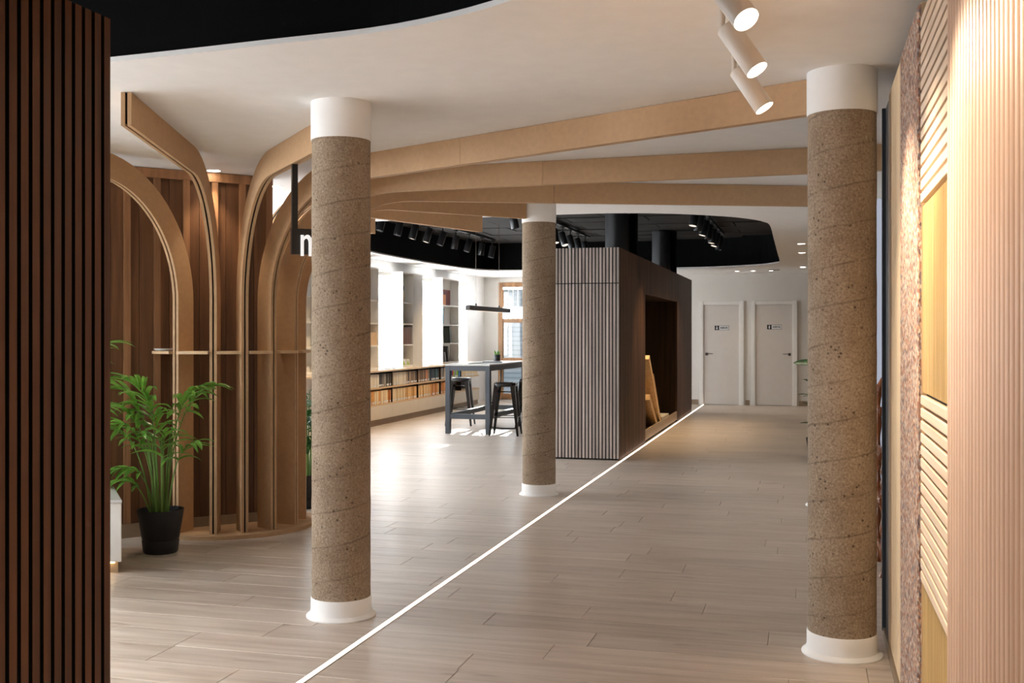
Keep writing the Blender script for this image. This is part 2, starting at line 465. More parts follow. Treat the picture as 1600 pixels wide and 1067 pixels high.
def well(pts, name):
    n = len(pts); mb = MB()
    cx = sum(p[0] for p in pts)/n; cy = sum(p[1] for p in pts)/n
    q = [(cx + (x-cx)*1.004, cy + (y-cy)*1.004) for x, y in pts]
    mb.add([(x, y, CEIL + .02) for x, y in q] + [(x, y, VOID + .06) for x, y in q], [(i, (i+1) % n, n+(i+1) % n, n+i) for i in range(n)] + [tuple(range(n, 2*n))])
    return mb.build(name, M['black'])
rec1 = struct(well(R1, 'ceiling_recess'), 'black painted recess in the ceiling at the entrance')
rec2 = struct(well(R2, 'ceiling_recess'), 'black recess with dark ceiling tiles over the sample area')
rs = random.Random(2)
tw, tl = .60, 1.20
ty = 10.4; k = 0
while ty < 20.2:
    tx = -6.5 - (k % 2) * tl / 2
    while tx < -.2:
        cx, cy = tx + tl/2, ty + tw/2
        ok = 0
        for (qx, qy) in ((tx + .1, cy), (tx + tl - .1, cy), (cx, cy)):
            kk = False
            for i in range(len(R2)):
                (x1, y1), (x2, y2) = R2[i], R2[i-1]
                if (y1 > qy) != (y2 > qy) and qx < (x2-x1)*(qy-y1)/(y2-y1)+x1: kk = not kk
            ok += kk
        if ok:
            dz = rs.uniform(-.012, .008)
            MB().box(tx + .010, tx + tl - .010, ty + .010, ty + tw - .010, VOID + dz, VOID + .03).build('ceiling_tile', M['black_tile'], rec2)
        tx += tl
    ty += tw; k += 1

# ------------------------------------------------------------------ walls
struct(MB().box(-6.9, 2.8, -2.75, -2.6, -.1, CEIL).build('wall_front', M['wall']), 'white wall behind the viewer')
struct(MB().box(2.65, 2.8, -2.7, BACK, -.1, CEIL).build('wall_right', M['wall']), 'white outer wall on the right')
# window wall: piers, sills, lintel
mb = MB(); zl, zh = WIN_Z; xo = WLEFT - .2
mb.box(xo, WLEFT, -2.7, BACK + .1, -.1, zl); mb.box(xo, WLEFT, -2.7, BACK + .1, zh, CEIL + .1)
prev = -2.7
for a, b in WIN_Y:
    mb.box(xo, WLEFT, prev, a, zl, zh); prev = b
mb.box(xo, WLEFT, prev, BACK + .1, zl, zh)
struct(mb.build('wall_left', M['white']), 'white wall of tall windows')
for i, (a, b) in enumerate(WIN_Y):
    f = MB(); t = .045; xc = WLEFT - .14
    f.box(xc-.03, xc+.03, a, a+t, zl, zh).box(xc-.03, xc+.03, b-t, b, zl, zh).box(xc-.03, xc+.03, a+t, b-t, zl, zl+t).box(xc-.03, xc+.03, a+t, b-t, zh-t, zh)
    w = struct(f.build('window_%d' % (i + 1), M['trim_white']), 'tall bright window between white shelf units')
    MB().box(xc-.006, xc+.006, a+t, b-t, zl+t, zh-t).build('pane', M['glass'], w)
    c = MB().bar((WLEFT - .05, a+.02, zh - .045), (WLEFT - .05, b-.02, zh - .045), .07, .06)
    c.build('blind_cassette', M['white_metal'], w)
    MB().box(WLEFT-.115, WLEFT-.095, (a+b)/2-.010, (a+b)/2+.010, 1.14, 1.22).build('window_handle', M['chrome'], w)

# back wall with the oak window on the left
wx0, wx1, wz0, wz1 = -6.36, -5.22, .04, 2.52
mb = MB()
mb.box(-6.9, wx0, BACK, BACK + .2, -.1, CEIL + .1); mb.box(wx1, 2.8, BACK, BACK + .2, -.1, CEIL + .1)
mb.box(wx0, wx1, BACK, BACK + .2, wz1, CEIL + .1); mb.box(wx0, wx1, BACK, BACK + .2, -.1, wz0)
struct(mb.build('wall_back', M['wall']), 'white back wall with two toilet doors')
f = MB(); Y0, Y1 = BACK + .0, BACK + .08
st = .10
f.box(wx0, wx0+st, Y0-.02, Y1, wz0, wz1).box(wx1-st, wx1, Y0-.02, Y1, wz0, wz1)
f.box(wx0+st, wx1-st, Y0-.02, Y1, wz1-.10, wz1).box(wx0+st, wx1-st, Y0-.01, Y1, 1.665, 1.755)
f.box(wx0+st, wx1-st, Y0-.01, Y1, .84, .92).box(wx0+st, wx1-st, Y0-.02, Y1, wz0, wz0+.12)
bw = struct(f.build('window_13', M['window_wood'], bevel=.006), 'tall oak framed window with frosted panes beside column')
for z0, z1 in ((1.755, wz1-.10), (.92, 1.665), (wz0+.12, .84)):
    MB().box(wx0+st, wx1-st, BACK+.03, BACK+.04, z0, z1).build('pane', M['glass'], bw)
# blinds behind the panes; the upper one stops short of its top and bottom rail and lets the sun through
bl = MB()
for z0, z1 in ((2.0, 2.375), (.90, 1.68), (wz0+.1, .86)):
    bl.box(wx0+.02, wx1-.02, BACK+.10, BACK+.104, z0, z1)
bl.build('roller_blind', M['frost'], bw)
g = MB()
for i in range(1, 9):
    xx = wx0 + st + (wx1-wx0-2*st)*i/9
    g.box(xx-.008, xx+.008, BACK+.06, BACK+.075, 1.755, wz1-.10)
g.build('window_bar', M['trim_white'], bw)

# partition on the right beyond the sample panels, with a pale window
px0, py0 = .40, 8.1
mb = MB(); mb.box(px0, 2.65, py0, py0+.1, 2.40, CEIL).box(px0, 2.65, py0, py0+.1, 0, .35).box(px0, px0+.02, py0, py0+.1, .35, 2.40).box(1.5, 2.65, py0, py0+.1, .35, 2.40)
struct(mb.build('wall_partition', M['white']), 'white partition behind the right hand column')
wp = struct(MB().box(px0+.02, 1.5, py0+.03, py0+.04, .35, 2.40).build('window_14', emit('glowing_glass', (.78, .83, 1.0), .22)), 'pale glass panel with added glow behind the right hand column')  # emission stands in for daylight behind the glass

# skirting on the back wall
struct(MB().box(wx1+.02, -2.14, BACK-.014, BACK, 0, .10).build('baseboard_back', M['skirting']), 'taupe skirting left of the toilet doors')
struct(MB().box(-1.20, -1.12, BACK-.014, BACK, 0, .10).build('baseboard_middle', M['skirting']), 'taupe skirting between the toilet doors')
struct(MB().box(-.16, 2.65, BACK-.014, BACK, 0, .10).build('baseboard_right', M['skirting']), 'taupe skirting right of the toilet doors')

# toilet doors
def text(name, body, size, loc, rot, m, parent, ext=.002, bold=0.0):
    c = bpy.data.curves.new(name, 'FONT'); c.body = body; c.size = size; c.extrude = ext; c.align_x = 'CENTER'; c.align_y = 'CENTER'
    c.materials.append(m); c.offset = bold
    o = bpy.data.objects.new(name, c); COL.objects.link(o); o.location = loc; o.rotation_euler = rot
    bpy.context.view_layer.update()
    me = bpy.data.meshes.new_from_object(o.evaluated_get(bpy.context.evaluated_depsgraph_get()))
    q = put(name, me); q.location = loc; q.rotation_euler = rot; bpy.data.objects.remove(o)
    attach(q, parent); return q
M['door'] = plain('door_lacquer', (216, 208, 200), .45, .02)
M['sign_white'] = plain('sign_white', (228, 228, 228), .4, .01)
M['sign_black'] = plain('sign_black', (16, 16, 16), .4, .01)
def toilet_door(i, x0, x1, hside, woman, label):
    f = MB(); a = .075
    f.box(x0, x0+a, BACK-.05, BACK+.0, 0, 2.09).box(x1-a, x1, BACK-.05, BACK, 0, 2.09).box(x0+a, x1-a, BACK-.045, BACK, 2.09-a, 2.085)
    f.box(x0+a, x0+a+.02, BACK-.02, BACK, 0, 2.02).box(x1-a-.02, x1-a, BACK-.02, BACK, 0, 2.02)
    d = struct(f.build('door_%d' % i, M['trim_white'], bevel=.004), label)
    leaf = MB().box(x0+a+.02, x1-a-.02, BACK-.018, BACK-.002, .012, 2.01).build('door_leaf', M['door'], d)
    hx = x0+a+.07 if hside < 0 else x1-a-.07; s = -hside
    h = MB(); h.box(hx-.026, hx+.026, BACK-.030, BACK-.018, .995, 1.047).bar((hx, BACK-.055, 1.03), (hx+s*.125, BACK-.055, 1.03), .012, .012).tube([(hx, BACK-.03, 1.03), (hx, BACK-.06, 1.03)], .009, 8)
    h.build('door_handle', M['dark_bronze'], leaf)
    sx = x0 + .305 if i == 1 else x0 + .31; sz = 1.55
    if i == 2: sz = 1.565
    p = MB().box(sx, sx+.28, BACK-.024, BACK-.018, sz-.046, sz+.046).build('door_sign', M['sign_black'], leaf)
    MB().box(sx+.088, sx+.274, BACK-.026, BACK-.0235, sz-.040, sz+.040).build('sign_plate', M['sign_white'], p)
    # pictogram
    g = MB(); c = sx+.043; yy = BACK-.0255
    def poly(pts): n = len(pts); g.add([(c+px, yy, sz+pz) for px, pz in pts], [tuple(range(n))])
    poly([(.009*math.cos(t*math.pi/6), .029+.009*math.sin(t*math.pi/6)) for t in range(12)])
    if woman: poly([(-.006, .017), (-.020, -.012), (-.009, -.012), (-.008, -.036), (.008, -.036), (.009, -.012), (.020, -.012), (.006, .017)])
    else: poly([(-.015, .017), (-.015, -.010), (-.009, -.010), (-.008, -.036), (.008, -.036), (.009, -.010), (.015, -.010), (.015, .017)])
    g.build('pictogram', M['sign_white'], p)
    text('sign_text', 'ASEOS', .052, (sx+.181, BACK-.0275, sz), (math.pi/2, 0, 0), M['sign_black'], p, .001, .0016)
toilet_door(1, -2.115, -1.235, -1, True, 'white toilet door with woman pictogram sign, beside the floor light strip')
toilet_door(2, -1.09, -.20, 1, False, 'white toilet door with man pictogram sign, right of the other door')

# ------------------------------------------------------------------ LED line in the floor
led = thing('floor_light_strip', 'glowing light strip set in the floor along the corridor', 'light strip', (-2.03, 3.0, 0))
MB().box(-2.049, -2.011, 2.95, BACK-.052, -.004, .0015).build('channel', M['chrome'], led)
MB().box(-2.043, -2.017, 2.96, BACK-.054, .0012, .003).build('diffuser', M['led'], led)

# ------------------------------------------------------------------ columns
def column(x, y, label):
    t = thing('concrete_column', label, 'column', (x, y, 0), 'round concrete columns')
    n = 48; prof = []; r = .15; z = .10; rr = random.Random(int(x*100+y*10))
    while z < 2.44: prof.append((r + rr.uniform(-.0012, .0012), z)); z += .06
    prof.append((r, 2.44))
    mb = MB(); mb.lathe(prof, (0, 0, 0), n)
    o = mb.build('shaft', M['concrete'], t, True); o.location = (x, y, 0); o.matrix_parent_inverse = Matrix.Translation((-x, -y, 0))
    MB().lathe([(.1535, 2.435), (.1545, 2.44), (.1545, CEIL)], (x, y, 0), n).build('top_collar', M['white'], t, True)
    MB().lathe([(.178, 0), (.178, .006), (.170, .013), (.158, .022), (.1545, .04), (.1545, .098), (.152, .102)], (x, y, 0), n).build('base_collar', M['white'], t, True)
    return t
column(-2.315, 5.17, 'concrete column with white collars beside the hanging sign')
column(.15, 5.15, 'warm lit concrete column beside the wooden sample panels')
column(-2.33, 9.5, 'concrete column in front of the slatted booth')
column(.16, 9.5, 'concrete column almost hidden behind the right hand column')

# ------------------------------------------------------------------ fin column: upright pairs of boards that bend into ceiling beams
FC = Vector((-4.25, 7.40)); RO, DEP, RB = .59, .165, .80
fin_root = thing('timber_fin_column', 'round column of tan timber fins that bend into long ceiling beams', 'timber column', (FC.x, FC.y, 0))
MB().lathe([(.665, 0), (.665, .026), (.66, .03)], (FC.x, FC.y, 0), 64).build('plinth', M['mdf'], fin_root, True)
def fin_path(r_end, z0=.03):
    """outer (room side / lower) and inner edge points in the (radius, height) plane"""
    zb = CEIL - DEP - RB
    zs = [z0, .5, 1.0, 1.4, zb]
    o = [(RO, z) for z in zs]; i = [(RO - DEP, z) for z in zs]
    for k in range(1, 19):
        a = math.pi/2 * k/18
        o.append((RO + RB - RB*math.cos(a), zb + RB*math.sin(a)))
        i.append((RO + RB - (RB+DEP)*math.cos(a), zb + (RB+DEP)*math.sin(a)))
    return o, i
def strip(mb, o, i, ang, t0, t1):
    c, s = math.cos(ang), math.sin(ang); tx, ty = -s, c
    n = len(o); vs = []
    for t in (t0, t1):
        for e in (o, i):
            vs += [(FC.x + r*c + t*tx, FC.y + r*s + t*ty, z) for r, z in e]
    fs = []
    for k in range(n - 1):
        fs += [(k, k+1, n+k+1, n+k)[::-1], (2*n+k, 2*n+k+1, 3*n+k+1, 3*n+k), (k, k+1, 2*n+k+1, 2*n+k), (n+k, n+k+1, 3*n+k+1, 3*n+k)[::-1]]
    fs += [(0, n, 3*n, 2*n), (n-1, 2*n-1, 4*n-1, 3*n-1)[::-1]]
    mb.add(vs, fs)
FINS = [(-97, 2.9), (-69.5, 2.94), (-48.2, 2.80), (-26.6, 4.78), (-2.7, 4.9), (21.3, 4.7), (47.3, 2.69), (71, 3.28), (91, 3.0)]
for deg, rend in FINS:
    a = math.radians(deg); o, i = fin_path(rend)
    seam = 2.5
    core = MB(); ii = [(r + .008*(1 if k < 5 else 0), z) for k, (r, z) in enumerate(i)]
    oc = [(r - (.012 if z < 2.4 else 0), z + (.012 if r > .9 else .006 if r > .65 else 0)) for r, z in o]
    strip(core, oc + [(rend - .012, CEIL - DEP + .012)], i + [(rend - .012, CEIL - .003)], a, -.008, .008)
    cobj = core.build('fin', M['slot'], fin_root, True)
    for s in (-1, 1):
        t0, t1 = (.006, .025) if s > 0 else (-.025, -.006)
        b = MB()
        if rend > seam + .5 and rend > 4:
            strip(b, o + [(seam - .001, CEIL - DEP)], i + [(seam - .001, CEIL - .002)], a, t0, t1)
        else:
            strip(b, o + [(rend, CEIL - DEP)], i + [(rend, CEIL - .002)], a, t0, t1)
        b.build('fin_board', M['mdf'], cobj, True)
        if rend > 4:
            b = MB(); strip(b, [(seam + .001, CEIL - DEP), (rend, CEIL - DEP)], [(seam + .001, CEIL - .002), (rend, CEIL - .002)], a, t0, t1)
            b.build('beam_board', M['mdf'], cobj)
# little shelf boards between the fins
SH = [-122] + [d for d, _ in FINS[:7]]
for k in range(len(SH) - 1):
    a0, a1 = math.radians(SH[k]), math.radians(SH[k+1]); g = .03/.6
    if k: a0 += g
    a1 -= g; n = 6
    poly = [(FC.x + .625*math.cos(a0+(a1-a0)*j/n), FC.y + .625*math.sin(a0+(a1-a0)*j/n)) for j in range(n+1)]
    poly += [(FC.x + .47*math.cos(a1+(a0-a1)*j/n), FC.y + .47*math.sin(a1+(a0-a1)*j/n)) for j in range(n+1)]
    MB().prism(poly, 1.300, 1.320).build('shelf_board', M['mdf_edge'], fin_root)
a = math.radians(-112); c = (FC.x + .56*math.cos(a), FC.y + .56*math.sin(a))
dish = tag(MB().lathe([(.03, 0), (.062, .004), (.07, .016), (.066, .018), (.055, .009)], (c[0], c[1], 1.3205), 20).build('dish', M['sign_white'], None, True), 'small white dish on the leftmost shelf of the fins', 'dish')

# ------------------------------------------------------------------ boarded wood wall behind the fins
wa, wb = Vector((-5.55, 5.755)), Vector((-3.935, 7.50))
wd = (wb - wa).normalized(); wn = Vector((wd.y, -wd.x)); L = (wb - wa).length
ww = struct(MB().obox(((wa.x+wb.x)/2 - wn.x*.06, (wa.y+wb.y)/2 - wn.y*.06, 1.315), (wd.x*L/2, wd.y*L/2, 0), (wn.x*.05, wn.y*.05, 0), (0, 0, 1.313)).build('wall_timber', M['booth_wood']), 'brown boarded timber wall behind the fins')
def on_wall(mb, s0, s1, n0, n1, z0, z1):
    c = wa + wd*(s0+s1)/2 + wn*(n0+n1)/2
    mb.obox((c.x, c.y, (z0+z1)/2), (wd.x*(s1-s0)/2, wd.y*(s1-s0)/2, 0), (wn.x*(n1-n0)/2, wn.y*(n1-n0)/2, 0), (0, 0, (z1-z0)/2)); return mb
s = L; pitch = .208; rw = random.Random(4)
while s > .1:
    on_wall(MB(), s-.045, s, -.01, .035, .10, 2.56).build('batten', M['wall_batten'], ww)
    e = max(s - pitch, 0); mid = (e + s - .045)/2 + rw.uniform(-.02, .02)
    on_wall(MB(), e+.001, mid-.001, -.01, .004, .10, 2.56).build('board', M['wall_board'], ww)
    on_wall(MB(), mid+.001, s-.046, -.01, .004 + .004, .10, 2.56).build('board', M['wall_board'], ww)
    s -= pitch
on_wall(MB(), 0, L, -.01, .04, 2.56, 2.626).build('top_rail', M['wall_batten'], ww)
on_wall(MB(), 0, L, -.01, .02, 0.0, .10).build('skirting', M['toe'], ww)

# ------------------------------------------------------------------ dark slatted booth in the left foreground
sb = thing('slatted_booth', 'dark walnut slatted booth side filling the left foreground', 'slat wall', (-2.3, 2.0, 0))
MB().box(-2.9, -2.110, .4, 2.925, 0, 2.415).build('backing', M['slot'], sb)
yy = 2.92
while yy > .45:
    slat(-2.112, -2.080, yy-.030, yy, .004, 2.42, 3, M['walnut_slat'], sb)
    yy -= .0457

# ------------------------------------------------------------------ slatted display booth with niche in the middle distance
BX0, BX1, BY0, BY1, BH = -2.99, -2.06, 12.22, 20.2, 2.42
NY0, NY1, NZ1 = 14.27, 17.9, 1.96
bo = thing('display_booth', 'dark wood display booth with grey slatted front and a lit niche', 'booth', ((BX0+BX1)/2, BY0, 0))
MB().box(BX0, BX1-.02, BY0+.03, BY0+.06, 0, BH-.006).build('front_backing', M['slot'], bo)
x = BX1 - .004; k = 0
while x - .0268 > BX0 - .001:
    slat(x-.0268, x, BY0, BY0+.031, .02, 2.010, 2, M['grey_slat'], bo)
    slat(x-.0268, x, BY0, BY0+.031, 2.020, BH, 2, M['grey_slat'], bo)
    x -= .0396
y = BY0 + .034
def side_panels(y0, y1, z0, z1, w=.42):
    n = max(1, round((y1-y0)/w)); st = (y1-y0)/n
    for j in range(n):
        MB().box(BX1-.03, BX1, y0+st*j+.0008, y0+st*(j+1)-.0008, z0, z1).build('veneer_panel', M['booth_wood'], bo)
side_panels(BY0+.032, NY0, .0, BH); side_panels(NY1, BY1, .0, BH); side_panels(NY0, NY1, NZ1, BH)
MB().box(BX0, BX1-.03, BY0+.06, NY0-.0, 0, BH-.01).build('front_core', M['booth_dark'], bo)
MB().box(BX0, BX1-.03, NY1, BY1, 0, BH-.01).build('rear_core', M['booth_dark'], bo)
nt = MB().box(BX0, BX1-.03, NY0, NY1, NZ1, BH-.01).build('niche_head', M['booth_dark'], bo)
MB().box(BX0, BX0+.1, NY0, NY1, 0, NZ1).build('niche_back', M['booth_dark'], bo)
lg = MB().box(BX0+.1, BX1-.025, NY0+.002, NY1-.002, 0.05, .10).build('niche_floor', M['booth_dark'], bo)
for j in range(2):
    m_ = (NY0+NY1)/2; y0, y1 = (NY0+.004, m_-.002) if j == 0 else (m_+.002, NY1-.004)
    MB().box(BX1-.024, BX1-.004, y0, y1, .03, .165).build('ledge_front', M['toe'], bo)
MB().lathe([(.035, NZ1-.012), (.035, NZ1-.001)], (-2.3, 14.42, 0), 16).build('niche_light', M['lamp_dim'], bo, True)
spot((-2.3, 14.42, NZ1-.03), (-2.45, 16.0, 0.2), 20, 100, .8, (1, .72, .38), .05, bo)

# sample boards leaning in the niche
def lean_board(y, tilt, h, w, th, x, m, label):
    """board resting on the niche floor, its top leaning back against the near niche side"""
    c, s = math.cos(tilt), math.sin(tilt); z0 = .102
    up = Vector((0, -s, c)); nn = Vector((0, c, s)); cc = Vector((x, y, z0)) + up*h/2 + nn*th/2
    return tag(MB().obox(cc, (w/2, 0, 0), nn*th/2, up*h/2).build('sample_board', m, None, False, .003), label, 'board')
lean_board(16.0, .88, 1.55, .30, .07, -2.235, M['plank_light'], 'tallest pale wood board leaning in the booth niche')
lean_board(16.16, .84, 1.10, .28, .05, -2.24, wood('amber_board', (186, 132, 74), (214, 164, 100)), 'amber wood board behind the tallest board in the niche')
lean_board(15.6, 1.05, .86, .32, .09, -2.245, wood('tan_board', (190, 146, 96), (218, 178, 124)), 'short tan wood board in front of the others in the niche')
lean_board(14.42, .12, .66, .30, .03, -2.235, plain('white_board', (226, 220, 210), .5), 'white board standing at the near side of the niche')
lean_board(14.53, .14, .56, .30, .03, -2.24, plain('black_board', (28, 27, 27), .5), 'black board between the white and tan boards in the niche')
flat = tag(MB().box(-2.42, -2.10, 16.35, 17.1, .101, .19).build('sample_board', plain('pale_offcut', (214, 200, 180), .5), None, False, .002), 'pale board lying flat on the niche floor', 'board')

# black painted column heads that rise from the booth into the recess
for y, lab in ((13.85, 'nearer black column head rising above the slatted booth'), (18.2, 'farther black column head above the rear of the booth')):
    t = thing('black_column', lab, 'column', (-2.36, y, BH), 'black column heads over the booth')
    MB().lathe([(.155, BH-.009), (.155, VOID-.007)], (-2.36, y, 0), 32).build('shaft', M['black_metal'], t, True)
    MB().lathe([(.17, BH-.009), (.17, BH+.02), (.157, BH+.03)], (-2.36, y, 0), 32).build('collar', M['black_metal'], t, True)
    MB().box(-2.36+.10, -2.36+.235, y+.06, y+.2, BH-.009, VOID-.007).build('cable_duct', M['black'], t)

# ------------------------------------------------------------------ sample panels on the right
PX = .355
rwall = struct(MB().box(.40, .52, -2.6, 5.50, 0, 2.55).build('wall_panel_stand', M['black_metal']), 'stand that carries the sample panels on the right')
def panel(name, label, y0, y1):
    t = thing(name, label, 'sample panel', (PX, (y0+y1)/2, 0), 'sample panels on the right'); return t
t = panel('black_sample_panel', 'narrow black panel at the far end of the sample panels', 5.22, 5.50)
MB().box(PX+.004, .398, 5.22, 5.50, .03, 2.52).build('sheet', M['black_metal'], t, False, .003)
MB().box(PX-.012, PX+.004, 5.47, 5.50, .03, 2.52).build('edge_strip', M['grey_steel'], t)
t = panel('pine_sample_panel', 'pale pine board panel between black and tweed panels', 4.53, 5.22)
for j in range(7):
    MB().box(PX, .398, 4.53+.0986*j+.001, 4.53+.0986*(j+1)-.001, .05, 2.53).build('board', M['pine'], t, False, .003)
t = panel('tweed_sample_panel', 'speckled tweed cloth panel between pine and slat panels', 3.82, 4.53)
MB().box(PX-.004, .398, 3.822, 4.528, .05, 2.54).build('cloth', M['tweed'], t, False, .012)
MB().box(PX+.008, .3985, 3.8195, 4.5305, .045, 2.543).build('frame', M['pine'], t)
t = panel('slat_sample_panel', 'sample panel of horizontal pale slats alternating with golden reed', 3.06, 3.82)
MB().box(PX+.024, .398, 3.062, 3.818, .05, 2.53).build('backing', M['slot'], t)
for z0, z1 in ((.632, 1.250), (1.872, 2.49)):
    n = 15; st = (z1-z0)/n
    for j in range(n):
        MB().box(PX+.004, PX+.026, 3.07, 3.812, z0+st*j+.006, z0+st*(j+1)-.006).build('slat', M['pale_slat'], t, False, .002)
for z0, z1 in ((.05, .628), (1.256, 1.866)):
    g = MB().box(PX+.016, PX+.026, 3.066, 3.816, z0, z1).build('reed_sheet', M['gold'], t)
    r = MB(); n = 34; st = .75/n
    for j in range(n):
        yc = 3.066 + st*(j+.5); h = st*.42
        r.add([(PX+.017, yc-h, z0), (PX+.011, yc-h*.5, z0), (PX+.011, yc+h*.5, z0), (PX+.017, yc+h, z0), (PX+.017, yc-h, z1), (PX+.011, yc-h*.5, z1), (PX+.011, yc+h*.5, z1), (PX+.017, yc+h, z1)],
              [(0, 4, 5, 1), (1, 5, 6, 2), (2, 6, 7, 3), (0, 1, 2, 3), (7, 6, 5, 4)])
    ro = r.build('reeds', M['gold'], g); ro['kind'] = 'stuff'
t = panel('ribbed_sample_panel', 'beige panel of vertical rounded ribs nearest the viewer', 1.3, 3.06)
MB().box(PX+.004, .398, 1.3, 3.055, .05, 2.56).build('backing', M['rib_gap_shade'], t)
yy = 3.055; rp = .0505
rib = None
while yy - rp > 1.3:
    if rib is None:
        r = MB(); n = 7; prof = [(-.009*math.sin(math.pi*j/n)**.6, -rp*.27*math.cos(math.pi*j/n)) for j in range(n+1)]
        r.add([(a, b, .05) for a, b in prof] + [(a, b, 2.56) for a, b in prof], [(j, n+1+j, n+2+j, j+1) for j in range(n)] + [tuple(range(n+1)), tuple(range(n+1, 2*n+2))[::-1]])
        rib = r.mesh('rib', M['rib'], True)
    o = put('rib', rib); o.location = (PX+.005, yy-rp/2, 0); attach(o, t)
    yy -= rp
struct(MB().box(PX-.008, .398, -2.6, 5.5, 0, .045).build('baseboard_panels', M['skirting']), 'low skirting under the sample panels')

# ------------------------------------------------------------------ white spotlights on a ceiling track
def spotlight(name, label, group, mount, head, axis, r, ln, mbody, lens, power, deg, aim=None, stem_r=.009, col=WARM):
    """cylinder spotlight: adapter on the track, short arm, body, lens; head = middle of the body"""
    t = thing(name, label, 'spotlight', mount, group)
    mount, head, ax = Vector(mount), Vector(head), Vector(axis).normalized()
    MB().box(mount.x-.018, mount.x+.018, mount.y-.05, mount.y+.05, mount.z-.03, mount.z).build('adapter', mbody, t)
    top = head - ax*ln*.28
    MB().tube([mount + Vector((0, 0, -.028)), Vector((mount.x, mount.y, top.z + .012)), top], stem_r, 8).build('arm', mbody, t, True)
    p0, p1 = head - ax*ln/2, head + ax*ln/2
    b = MB(); b.tube([p0, p0 + ax*.004, p1 - ax*.003, p1], [r*.94, r, r, r*.97], 28, cap=False)
    q = MB(); b.tube([p1, p1 - ax*.012], [r*.97, r*.9], 28, cap=False)
    b.tube([p0, p0 + ax*.001], [r*.94, r*.94], 28)
    bd = b.build('body', mbody, t, True)
    MB().tube([p1 - ax*.011, p1 - ax*.006], [r*.9, r*.9], 28).build('lens', lens, bd, True)
    if power:
        spot(p1 + ax*.012, (aim if aim else p1 + ax), power, deg, 1.0, col, r*.8, t)
    return t
tr = thing('ceiling_track', 'white track on the ceiling carrying the three white spotlights', 'light track', (-.27, 3.6, CEIL))
MB().box(-.287, -.253, 1.4, 4.55, CEIL-.028, CEIL-.001).build('rail', M['white_metal'], tr)
MB().box(-.289, -.251, 4.55, 4.565, CEIL-.029, CEIL-.001).build('end_cap', M['white_metal'], tr)
for y, ay, lab in ((4.22, -.10, 'lowest of three white tube spotlights, nearest the warm lit column'), (3.62, -.2, 'middle one of the three white tube spotlights'),
                   (3.08, -.50, 'topmost white tube spotlight cut off by the picture edge')):
    spotlight('white_spotlight', lab, 'white tube spotlights', (-.27, y, CEIL-.028), (-.205, y-.015, 2.372), (.54, ay, -.86), .037, .185, M['white_metal'], M['lamp_on'], 40, 100, None, .010)

# ------------------------------------------------------------------ black track spotlights in the far recess
def track(x, y0, y1, label):
    t = thing('black_track', label, 'light track', (x, (y0+y1)/2, 3.12))
    MB().box(x-.018, x+.018, y0, y1, 3.105, 3.138).build('rail', M['black_metal'], t)
    for y in (y0+.4, (y0+y1)/2, y1-.4): MB().box(x-.012, x+.012, y-.02, y+.02, 3.137, VOID-.004).build('bracket', M['black_metal'], t)
track(-5.46, 11.2, 18.9, 'left black track in the recess above the windows')
track(-3.68, 12.2, 18.7, 'middle black track in the recess above the booth')
track(-1.38, 12.6, 18.8, 'right black track in the recess above the corridor')
ORD = ['first', 'second', 'third', 'fourth', 'fifth', 'sixth', 'seventh', 'eighth', 'ninth', 'tenth', 'eleventh', 'twelfth', 'thirteenth', 'fourteenth', 'fifteenth', 'sixteenth', 'seventeenth', 'eighteenth']
def bspots(x, ys, dx, label, group, pw, lit, aimx, aimz, rnd):
    rr = random.Random(rnd)
    for k, y in enumerate(ys):
        ax = Vector((dx + rr.uniform(-.10, .10), -.10 + rr.uniform(-.22, .16), -1)).normalized()
        spotlight('black_spotlight', '%s black spotlight from the near end of the %s' % (ORD[k], label), group, (x, y, 3.106), Vector((x, y, 2.945)) + ax*.04, ax, .052, .22, M['black_metal'], M['lamp_dim'] if k in lit else M['slot'], pw if k % 2 == 0 else 0, 70,
                  Vector((aimx, y, aimz)), .012, (1, .74, .46))
bspots(-5.46, [12.9, 13.5, 14.15, 14.75, 15.35, 16.0, 16.65, 17.35, 18.1, 18.75], -.18, 'left recess track', 'left track spotlights', 55, (3, 4), -6.5, .3, 7)
bspots(-3.68, [13.6, 15.4, 16.0, 16.55, 17.1, 17.7, 18.3], .26, 'track behind the slatted booth', 'middle track spotlights', 0, (1, 2, 3), -3.2, .3, 8)
bspots(-1.38, [13.9, 14.6, 15.3, 15.95, 16.6, 17.25, 17.9], -.14, 'right recess track', 'right track spotlights', 60, (0, 2, 4, 5), -1.85, .1, 9)
# unseen spotlights added in the entrance recess to brighten floor and ceiling
for tx, ys, lab in ((-3.25, (2.3, 3.3), 'right'), (-4.6, (2.2, 3.3), 'left')):
    t = thing('black_track', lab + ' added unseen track in the entrance recess above the picture edge', 'light track', (tx, 2.4, 3.12))
    MB().box(tx-.018, tx+.018, .8, 3.7, 3.105, VOID+.055).build('rail', M['black_metal'], t)
    for k, y in enumerate(ys):
        spotlight('black_spotlight', '%s added fill spotlight on the %s track of the entrance recess' % (ORD[k], lab), 'added fill spotlights in the entrance recess', (tx, y, 3.106), (tx, y, 2.93), (0, 0, -1), .052, .22,
                  M['black_metal'], M['lamp_on'], 66, 100, None, .012, (1, .97, .94))
hp = thing('hanging_notice', 'small pale grey notice hanging beside the track behind the booth', 'notice', (-3.66, 15.2, 3.1))
MB().box(-3.78, -3.62, 15.2, 15.23, 2.55, 2.80).build('sheet', plain('pale_grey', (196, 202, 204), .5), hp, False, .003)
MB().box(-3.59, -3.575, 15.2, 15.215, 2.50, VOID-.004).build('rod', M['black_metal'], hp)
MB().box(-3.63, -3.58, 15.2, 15.215, 2.70, 2.715).build('bracket', M['black_metal'], hp)

